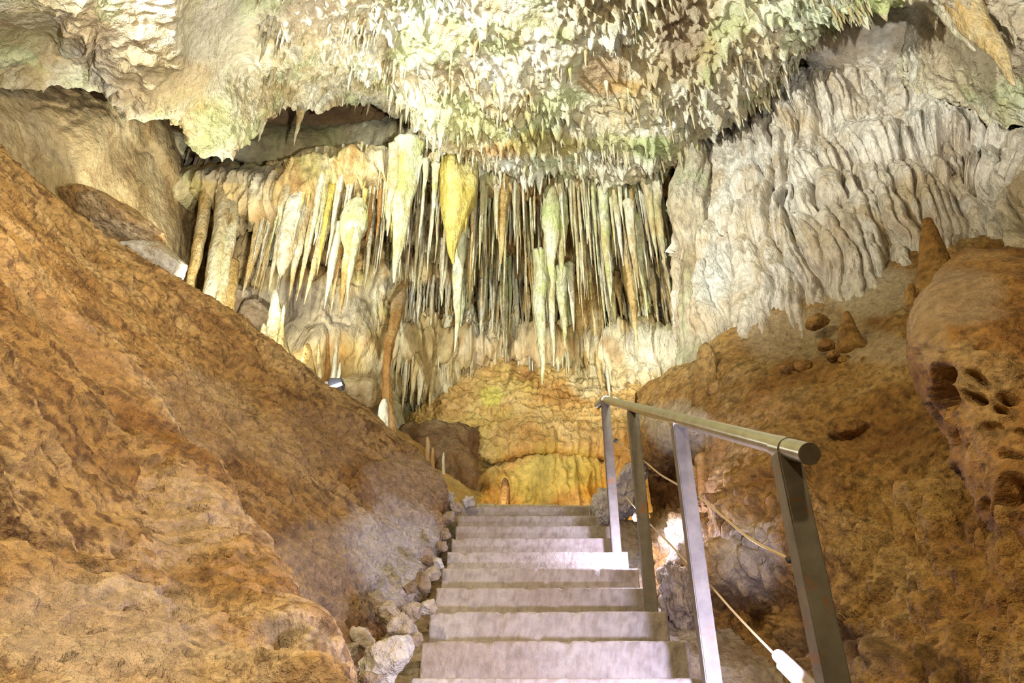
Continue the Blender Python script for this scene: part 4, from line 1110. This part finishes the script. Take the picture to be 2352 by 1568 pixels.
def straws(n, x0, x1, topf, tipf, wf, Yf, mats, label, group, seg=8, bell=None):
    for _ in range(n):
        px = rs.uniform(x0, x1); Y = Yf(px); t = topf(px, Y); c = tipf(px, t)
        S(px, t, c, wf(), Y, rs.choice(mats), label, group, seg=seg, belly=bell or rs.choice(['straw', 'carrot', None]), flute=.15, rough=rs.uniform(.2, .42), lean=rs.uniform(-.02, .02))


def lip_row(px, Y):
    """photo row of the underside of the curtain lip at depth Y"""
    L = at(px, lpy(px), lY(px)); z = L[2] - .02
    zz = z - CAM[2]; r = zz / Y
    # invert z/Y = (ST+b CT)/(CT-b ST)
    b = (r * CT - ST) / (CT + r * ST)
    return CY - b * F


straws(92, 985, 1565, lip_row, lambda p, t: t + rs.triangular(50, 300, 110), lambda: rs.uniform(6, 15), lambda p: rs.uniform(lY(p) - .10, lY(p) + .9), ['cream', 'cream', 'green', 'ambers'],
       'thin pale straw stalactite in the dense middle curtain', 'straw stalactites of the middle curtain')
straws(52, 600, 985, lip_row, lambda p, t: t + rs.triangular(50, 230, 100), lambda: rs.uniform(6, 16), lambda p: rs.uniform(lY(p) - .08, lY(p) + .6), ['cream', 'cream', 'green', 'ambers', 'gold'],
       'thin cream stalactite in the fringe of the left curtain', 'fringe stalactites of the left curtain')
straws(62, 985, 1565, lambda p, Y: 590 + rs.uniform(-40, 70), lambda p, t: t + rs.triangular(80, 250, 150), lambda: rs.uniform(8, 24), lambda p: gY(p) - rs.uniform(.1, .45), ['cream', 'cream', 'green', 'ambers'],
       'pale stalactite of the second row under the curtain', 'second row of the middle curtain', bell='carrot')


# stalactites on the front ceiling, individuals, then the many smaller ones as one mass
Pc, Xc, Yc, Nc = SHEETS['ceiling']
ok = np.where((Xc > 930) & (Xc < 1600) & (Yc > 130) & (Yc < 385) & (Pc[:, 1] < 6.5))[0]
pick = RNG.choice(ok, 38, replace=False)
for i in pick:
    P = Pc[i]; N_ST += 1
    L = rs.uniform(.12, .38); r = rs.uniform(.012, .028)
    pts = [(P[0], P[1], P[2] + .05 - t * (L + .05), max(r * p, .002)) for t, p in ((0, 1.8), (.15, 1.25), (.35, .9), (.6, .6), (.85, .3), (1, .08))]
    tag(tube_rock('stalactite', pts, rs.choice(['cream', 'cream', 'green']), seg=9, seed=N_ST, world=True, step_px=4), 'short white stalactite on the green tinged ceiling', 'stalactite', 'short stalactites of the green ceiling')


def mass(name, items, mat, label, cat, seg=7, nl=7, carrot=False):
    """uncountable fringe of little dripstones as one mesh; items: (x, y, ztop, length, radius)"""
    t = np.linspace(0, 1, nl); pr = np.interp(t, [0, .15, .4, .7, .9, 1], [1.7, 1.15, .85, .55, .3, .05])
    if carrot: pr = np.interp(t, [0, .15, .35, .6, .85, 1], [.15, .6, 1.0, .75, .35, .05])
    a = np.linspace(0, 2 * math.pi, seg, endpoint=False)
    VV, FF = [], []
    idx = np.arange(nl * seg).reshape(nl, seg)
    q = np.stack([idx[:-1], np.roll(idx, -1, 1)[:-1], np.roll(idx, -1, 1)[1:], idx[1:]], -1).reshape(-1, 4)
    for k, (x, y, z, L, r) in enumerate(items):
        ph = RNG.rand() * 6; wob = (RNG.rand(nl, 2) - .5) * r * .5
        rr = r * pr[:, None] * (1 + .25 * np.sin(a * 3 + ph)[None] + .2 * (RNG.rand(nl, seg) - .5))
        V = np.stack([x + wob[:, :1] + rr * np.cos(a), y + wob[:, 1:] + rr * np.sin(a), np.repeat((z - t * L)[:, None], seg, 1)], -1).reshape(-1, 3)
        VV.append(V); FF.append(q + k * nl * seg)
    o = mesh_obj(name, np.concatenate(VV), np.concatenate(FF), mat)
    return tag(o, label, cat, kind='stuff')


items = []
ok = np.where((Xc > 600) & (Xc < 2000) & (Yc > -60) & (Yc < 392) & ~((Xc > 1290) & (Xc < 1440) & (Yc > 110) & (Yc < 260)))[0]
dens = fbm(Pc[ok], 1.6, 3, seed=300)
ok = ok[dens > .08]
for i in RNG.choice(ok, 800, replace=False):
    P = Pc[i]; L = RNG.gamma(1.6, .07) + .03; items.append((P[0], P[1], P[2] + .03, L + .03, RNG.uniform(.006, .012) + .035 * L))
mass('stalactite_fringe', items, 'cream', 'countless little white dripstones bristling from the ceiling', 'dripstone fringe')
items = []
for _ in range(1100):
    px = RNG.uniform(620, 1570); Y = lY(px) + RNG.uniform(-.1, 1.0); L = RNG.gamma(1.7, .30) + .10
    z = at(px, lip_row(px, Y), Y)[2]
    items.append((at(px, lip_row(px, Y), Y)[0], Y, z + .06, min(L, 1.9), RNG.uniform(.006, .014) + .012 * L))
mass('straw_fringe', items, 'cream', 'countless fine straw dripstones filling the curtain behind the named ones', 'dripstone fringe', nl=9)
items = []
for _ in range(750):
    px = RNG.uniform(870, 1590); py = RNG.choice([590, 610, 640, 670, 760, 800, 710, 735]) + RNG.uniform(-18, 18)
    Y = gY(px) - RNG.uniform(-.1, .35); P = at(px, py, Y)
    items.append((P[0], P[1], P[2] + .05, RNG.uniform(.3, 1.05), RNG.uniform(.012, .04)))
mass('drapery_fringe', items, 'cream', 'countless pale dripstone blades low on the back wall', 'dripstone fringe', nl=9, carrot=True)

# ------------------------------------------------------------------ COLUMNS AND STALAGMITES
def col_(name, pts, mat, label, cat, seg=20, **kw):
    global N_ST
    N_ST += 1
    return tag(tube_rock(name, pts, mat, seg=seg, seed=N_ST, **kw), label, cat)


col_('column', [(482, 400, 6.9, 17), (474, 450, 6.9, 14), (462, 530, 6.85, 13), (447, 610, 6.8, 12), (437, 645, 6.8, 9), (434, 672, 6.8, 13), (432, 720, 6.8, 16)], 'ambers', 'leaning crusted column nearest to the dark hole', 'column', rough=.22)
col_('column', [(522, 395, 6.85, 20), (516, 450, 6.85, 18), (505, 540, 6.8, 17), (490, 630, 6.75, 15), (479, 700, 6.75, 14), (474, 760, 6.75, 18)], 'cream', 'leaning white column in the middle of the three at the curtain end', 'column', rough=.22)
col_('column', [(548, 400, 6.9, 14), (538, 480, 6.9, 13), (522, 580, 6.85, 13), (508, 660, 6.8, 13), (500, 740, 6.8, 15), (496, 790, 6.8, 17)], 'cream', 'leaning knobbly column beside the ringed stump', 'column', rough=.26)
col_('column', [(536, 600, 7.0, 12), (530, 650, 6.95, 14), (524, 700, 6.9, 16), (520, 770, 6.9, 18)], 'ambers', 'ringed tan stump of a column behind the leaning ones', 'column', ring=.12)
col_('column', [(935, 600, 8.9, 14), (916, 690, 8.0, 15), (900, 765, 7.2, 12), (890, 805, 6.9, 10), (886, 860, 6.9, 10), (889, 920, 6.9, 10), (896, 990, 6.9, 13), (900, 1040, 6.9, 18)], 'orange', 'slender orange brown column behind the ridge', 'column', rough=.3, flute=.2)


def mite(px, top, base, w, Y, mat, label, **kw):
    """stalagmite: w = width at the base in photo pixels"""
    global N_ST
    N_ST += 1
    lean = kw.pop('lean', 0); sh = kw.pop('shape', 'cone')
    pr = {'cone': [1.0, .8, .62, .45, .3, .16], 'stub': [1.0, .85, .78, .75, .68, .45], 'spire': [1.0, .7, .5, .4, .3, .14]}[sh]
    pts = []
    for k, t in enumerate((0, .2, .42, .65, .86, 1.0)):
        pts.append((px + lean * (1 - t), base + (top - base) * t, Y, w / 2 * pr[k]))
    kw.setdefault('rough', .2)
    o = tube_rock('stalagmite', pts, mat, seg=kw.pop('seg', 18), seed=N_ST, tip_round=True, **kw)
    return tag(o, label, 'stalagmite')


mite(531, 708, 800, 34, 6.9, 'ambers', 'short tan stalagmite beside the ringed stump')
mite(632, 668, 830, 66, 6.4, 'cream', 'tall wet stalagmite, wider of the white pair on the ridge', rough=.35, shape='cone')
mite(652, 700, 830, 26, 6.3, 'cream', 'tall knobbly stalagmite, thinner of the white pair on the ridge', rough=.3, shape='spire', lean=-12)
mite(606, 745, 830, 44, 6.4, 'ambers', 'low amber stalagmite at the foot of the white pair')
mite(706, 792, 900, 66, 6.2, 'ambers', 'broad crusted golden stalagmite near the white lamp', rough=.35)
mite(733, 790, 930, 20, 6.1, 'ambers', 'thin stalagmite with a bulge near the white lamp', rough=.4, shape='spire')
mite(752, 764, 900, 24, 6.3, 'orange', 'tall brown stalagmite spire behind the white lamp', shape='spire')
mite(775, 762, 920, 28, 6.15, 'cream', 'tall white stalagmite spire above the white lamp', shape='spire', lean=-14, rough=.28)
mite(781, 832, 960, 24, 6.0, 'cream', 'shorter white stalagmite spire just beside the white lamp', shape='spire', lean=-16, rough=.28)
mite(884, 920, 1020, 36, 6.2, 'cream', 'bright white stalagmite at the foot of the orange column', rough=.3, shape='stub', lean=-8)
mite(806, 925, 985, 18, 5.7, 'cream', 'tiny white stalagmite on the ridge, first after the lamp', shape='stub')
mite(825, 932, 990, 26, 5.7, 'cream', 'tiny white stalagmite on the ridge, second after the lamp', rough=.3)
mite(845, 948, 1000, 20, 5.7, 'cream', 'tiny cream stalagmite on the ridge, third after the lamp', rough=.3)
mite(982, 1005, 1085, 14, 6.75, 'orange', 'tall tan finger stalagmite in the row below the black hole', shape='stub')
mite(994, 1030, 1090, 12, 6.7, 'orange', 'shorter tan finger stalagmite in the row below the black hole', shape='stub')
mite(965, 1040, 1080, 12, 6.8, 'orange', 'stubby brown stalagmite first in the row below the black hole', shape='stub')
mite(1019, 1040, 1090, 9, 6.7, 'cream', 'pale thin knobbly stalagmite ending the row below the black hole', rough=.3, shape='stub')
mite(1066, 1036, 1080, 16, 7.6, 'orange', 'dark little stalagmite on the amber ledge', shape='stub')
mite(1160, 1102, 1175, 28, 7.2, 'dark', 'dark brown stalagmite standing before the yellow flowstone', shape='stub', rough=.18)
# right slope
mite(2128, 505, 720, 118, 3.5, 'clay', 'big pointed brown stalagmite behind the knobbed orange rock', seg=40, lean=26, rough=.10)
mite(2092, 655, 710, 30, 3.45, 'clay', 'small brown knob at the foot of the big pointed stalagmite', shape='stub')
mite(1944, 719, 815, 82, 4.1, 'clay', 'brown cone stalagmite on the shelf of the clay slope', seg=28, rough=.12, lean=14)
mite(1621, 797, 940, 64, 4.95, 'clay', 'stubby brown pillar stalagmite above the upper handrail', seg=32, shape='stub', rough=.14)
for k, (a, b, Y, rx, ry, l) in enumerate(((1875, 738, 4.5, 27, 20, 'brown domed lump behind the cone stalagmite'), (1900, 792, 4.15, 20, 16, 'small dark lump beside the cone stalagmite'), (1940, 826, 3.95, 15, 11, 'small brown lump below the cone stalagmite'),
                                             (1992, 830, 3.85, 17, 14, 'smooth tan lump under the shelf edge'), (1842, 842, 4.2, 22, 19, 'brown lump, rounder of two under the shelf'), (1808, 850, 4.25, 17, 15, 'brown lump, smaller of two under the shelf'),
                                             (1912, 818, 4.0, 16, 14, 'tan lump touching the cone stalagmite foot'), (1645, 893, 4.8, 24, 22, 'brown mushroom lump nearest the stubby pillar'), (1680, 895, 4.75, 20, 24, 'brown mushroom lump past the first one by the stubby pillar'),
                                             (1955, 985, 3.55, 42, 30, 'knobbly tan boulder on the clay slope above the rail end'), (1915, 990, 3.6, 18, 14, 'small tan knob beside the knobbly boulder'), (2340, 600, 3.9, 50, 42, 'brown rock at the right edge under the drapery'))):
    boulder('rock_lump', a, b, Y, rx, ry, 'clay', sub=5, amp=.18, seed=30 + k, label=l, cat='rock')

# ------------------------------------------------------------------ RUBBLE beside the stairs
def gut(px, py, lift=0.0):
    # on the ground beside the stairs: intersection of the ray with the sloping ground plane
    dx, dy, dz = ray(px, py); r = dz / dy
    Y = (1.34 - .06 + lift) / max(.5314 - r, .02)
    return max(Y, 1.5)


rub = [(880, 1520, 62, 70, 'palestone', 'large pale angular rock beside the lowest visible step'), (792, 1502, 34, 26, 'stone', 'brown flat rock near the foot of the mound'), (770, 1545, 30, 26, 'stone', 'brown rock beside the near boulder'),
       (830, 1465, 30, 26, 'stone', 'dark jagged rock above the brown flat one'), (925, 1440, 34, 30, 'stone', 'tan rock leaning on the second step'), (890, 1410, 40, 28, 'stone', 'tan ragged rock under the violet lit face'), (950, 1405, 24, 26, 'stone', 'upright tan rock beside the third step'),
       (985, 1395, 26, 22, 'palestone', 'pale split rock beside the third step'), (972, 1335, 22, 26, 'stone', 'brown wedge of rock beside the fourth step'), (993, 1318, 18, 20, 'stone', 'dark rock beside the fourth step'), (1003, 1290, 18, 14, 'palestone', 'pale rock beside the fifth step'),
       (985, 1290, 16, 16, 'stone', 'dark rock against the mound by the fifth step'), (1015, 1255, 14, 14, 'stone', 'dark small rock beside the sixth step'), (1022, 1225, 14, 14, 'stone', 'mossy small rock beside the seventh step'), (1030, 1190, 20, 16, 'stone', 'flat mauve rock beside the upper steps'),
       (1025, 1155, 18, 30, 'palestone', 'upright pale rock near the landing'), (1045, 1165, 20, 18, 'stone', 'brown rock touching the ninth step'), (1075, 1152, 18, 16, 'palestone', 'brightly lit white rock at the landing corner'),
       (850, 1560, 28, 20, 'stone', 'dark rock below the large pale one'), (810, 1548, 20, 16, 'stone', 'small rounded rock between boulder and pale rock'), (955, 1470, 16, 18, 'stone', 'small dark rock wedged against the first step'), (940, 1350, 18, 14, 'stone', 'pale chip of rock under the mound by the third step')]
for k, (a, b, rx, ry, m, l) in enumerate(rub):
    boulder('rubble_rock', a, b, gut(a, b), rx, ry, m, rot=(k * 1.7) % 1.2 - .6, sub=4 if rx < 40 else 5, amp=.34, freq=1.5, facet=.5, seed=70 + k, label=l, cat='rock')
items = []

# ------------------------------------------------------------------ LIGHTS
def light(name, kind, loc, power, col, size=.1, target=None, angle=60, blend=.4):
    d = bpy.data.lights.new(name, kind); d.energy = power; d.color = col
    if kind in ('POINT', 'SPOT'): d.shadow_soft_size = size
    if kind == 'SPOT': d.spot_size = math.radians(angle); d.spot_blend = blend
    o = bpy.data.objects.new(name, d); COL.objects.link(o); o.location = tuple(loc)
    if target is not None:
        v = Vector(tuple(np.array(target) - np.array(loc))); o.rotation_euler = v.to_track_quat('-Z', 'Y').to_euler()
    return o


COOL = (.93, 1.0, .92); WARM = (1.0, .78, .48); VIO = (.70, .66, 1.0)
# big flood on the near left ledge, washing the ceiling and the curtain
light('flood_near', 'SPOT', (-3.0, .6, CAM[2] + 3.35), 2500, (.98, 1.0, .92), .05, at(1360, 290, 6.3), 80, .9)
light('flood_dome', 'SPOT', (1.9, .4, CAM[2] + 2.0), 700, (1.0, .98, .92), .05, at(2080, 70, 4.9), 46, .9)  # unseen fill added to brighten the dome
light('flood_curtain', 'SPOT', (.95, .35, CAM[2] + .75), 1150, (.97, 1.0, .80), .05, at(1180, 610, 8.0), 44, .8)  # unseen spot added to lift the stalactite curtain
light('flood_foot', 'SPOT', (.55, .15, CAM[2] + .1), 1250, (1.0, .97, .88), .06, at(540, 170, 4.5), 54, .8)  # unseen spot added to light the hanging lump and the recess
# added hidden fill behind the mound ridge to brighten recess, hanging lump, left wall
light('flood_recess', 'SPOT', at(570, 775, 5.35), 330, (1.0, .96, .80), .06, at(480, 190, 6.0), 105, .6)
# flood behind the ridge: curtain and left columns
light('flood_ridge', 'POINT', at(776, 902, 5.66), 16, (.95, 1.0, .95), .03)
light('flood_columns', 'SPOT', at(640, 900, 6.0), 240, (1.0, .88, .56), .06, at(640, 480, 7.0), 110, .6)
# flood behind the right slope for drapery
light('flood_drape', 'SPOT', at(1625, 868, 5.14), 620, (1.0, .97, .90), .05, at(1860, 280, 5.3), 118, .5)
light('flood_backwall', 'SPOT', at(1450, 960, 6.6), 130, (1.0, .93, .70), .08, at(1320, 660, 8.4), 80, .6)
# amber lamps at the landing
light('lamp_amber', 'POINT', at(1385, 1150, 7.0), 14, (1.0, .62, .20), .06)
light('lamp_amber_left', 'POINT', at(1080, 1170, 6.6), 52, (1.0, .74, .36), .06)
# path lamps
light('lamp_tube', 'SPOT', onx(1815, 1540, .73), 95, VIO, .03, at(860, 1290, 4.0), 140, .5)
light('lamp_bulb', 'POINT', onx(1455, 1190, .745), 28, VIO, .02)
# warm fill lights added out of view to brighten the slopes
light('path_lamp_left', 'POINT', (-1.15, .9, CAM[2] + 3.1), 200, (1.0, .79, .47), .06)
light('path_lamp_low', 'SPOT', (.2, -.6, CAM[2] + .7), 210, (1.0, .88, .70), .08, at(230, 1330, 1.8), 75, .8)
light('path_lamp_right', 'POINT', (1.0, -.2, CAM[2] + 2.6), 90, (1.0, .78, .45), .08)

w = bpy.data.worlds.new('cave air'); scene.world = w; w.use_nodes = True
w.node_tree.nodes['Background'].inputs[0].default_value = (.9, .75, .5, 1); w.node_tree.nodes['Background'].inputs[1].default_value = .02

# ------------------------------------------------------------------ CAMERA
cd = bpy.data.cameras.new('camera'); cd.sensor_width = 36; cd.sensor_fit = 'HORIZONTAL'; cd.lens = 36 * F / 2352; cd.clip_start = .02
co = bpy.data.objects.new('camera', cd); COL.objects.link(co); co.location = tuple(CAM); co.rotation_euler = (math.radians(90 + 30), 0, 0)
scene.camera = co
scene.view_settings.view_transform = 'Standard'; scene.view_settings.look = 'None'; scene.view_settings.gamma = 1; scene.view_settings.use_curve_mapping = False
scene.view_settings.exposure = 0.2
scene.cycles.max_bounces = 5; scene.cycles.diffuse_bounces = 2; scene.cycles.caustics_reflective = False; scene.cycles.caustics_refractive = False; scene.cycles.glossy_bounces = 2
scene.cycles.use_adaptive_sampling = True; scene.cycles.adaptive_threshold = 0.06; scene.cycles.adaptive_min_samples = 12
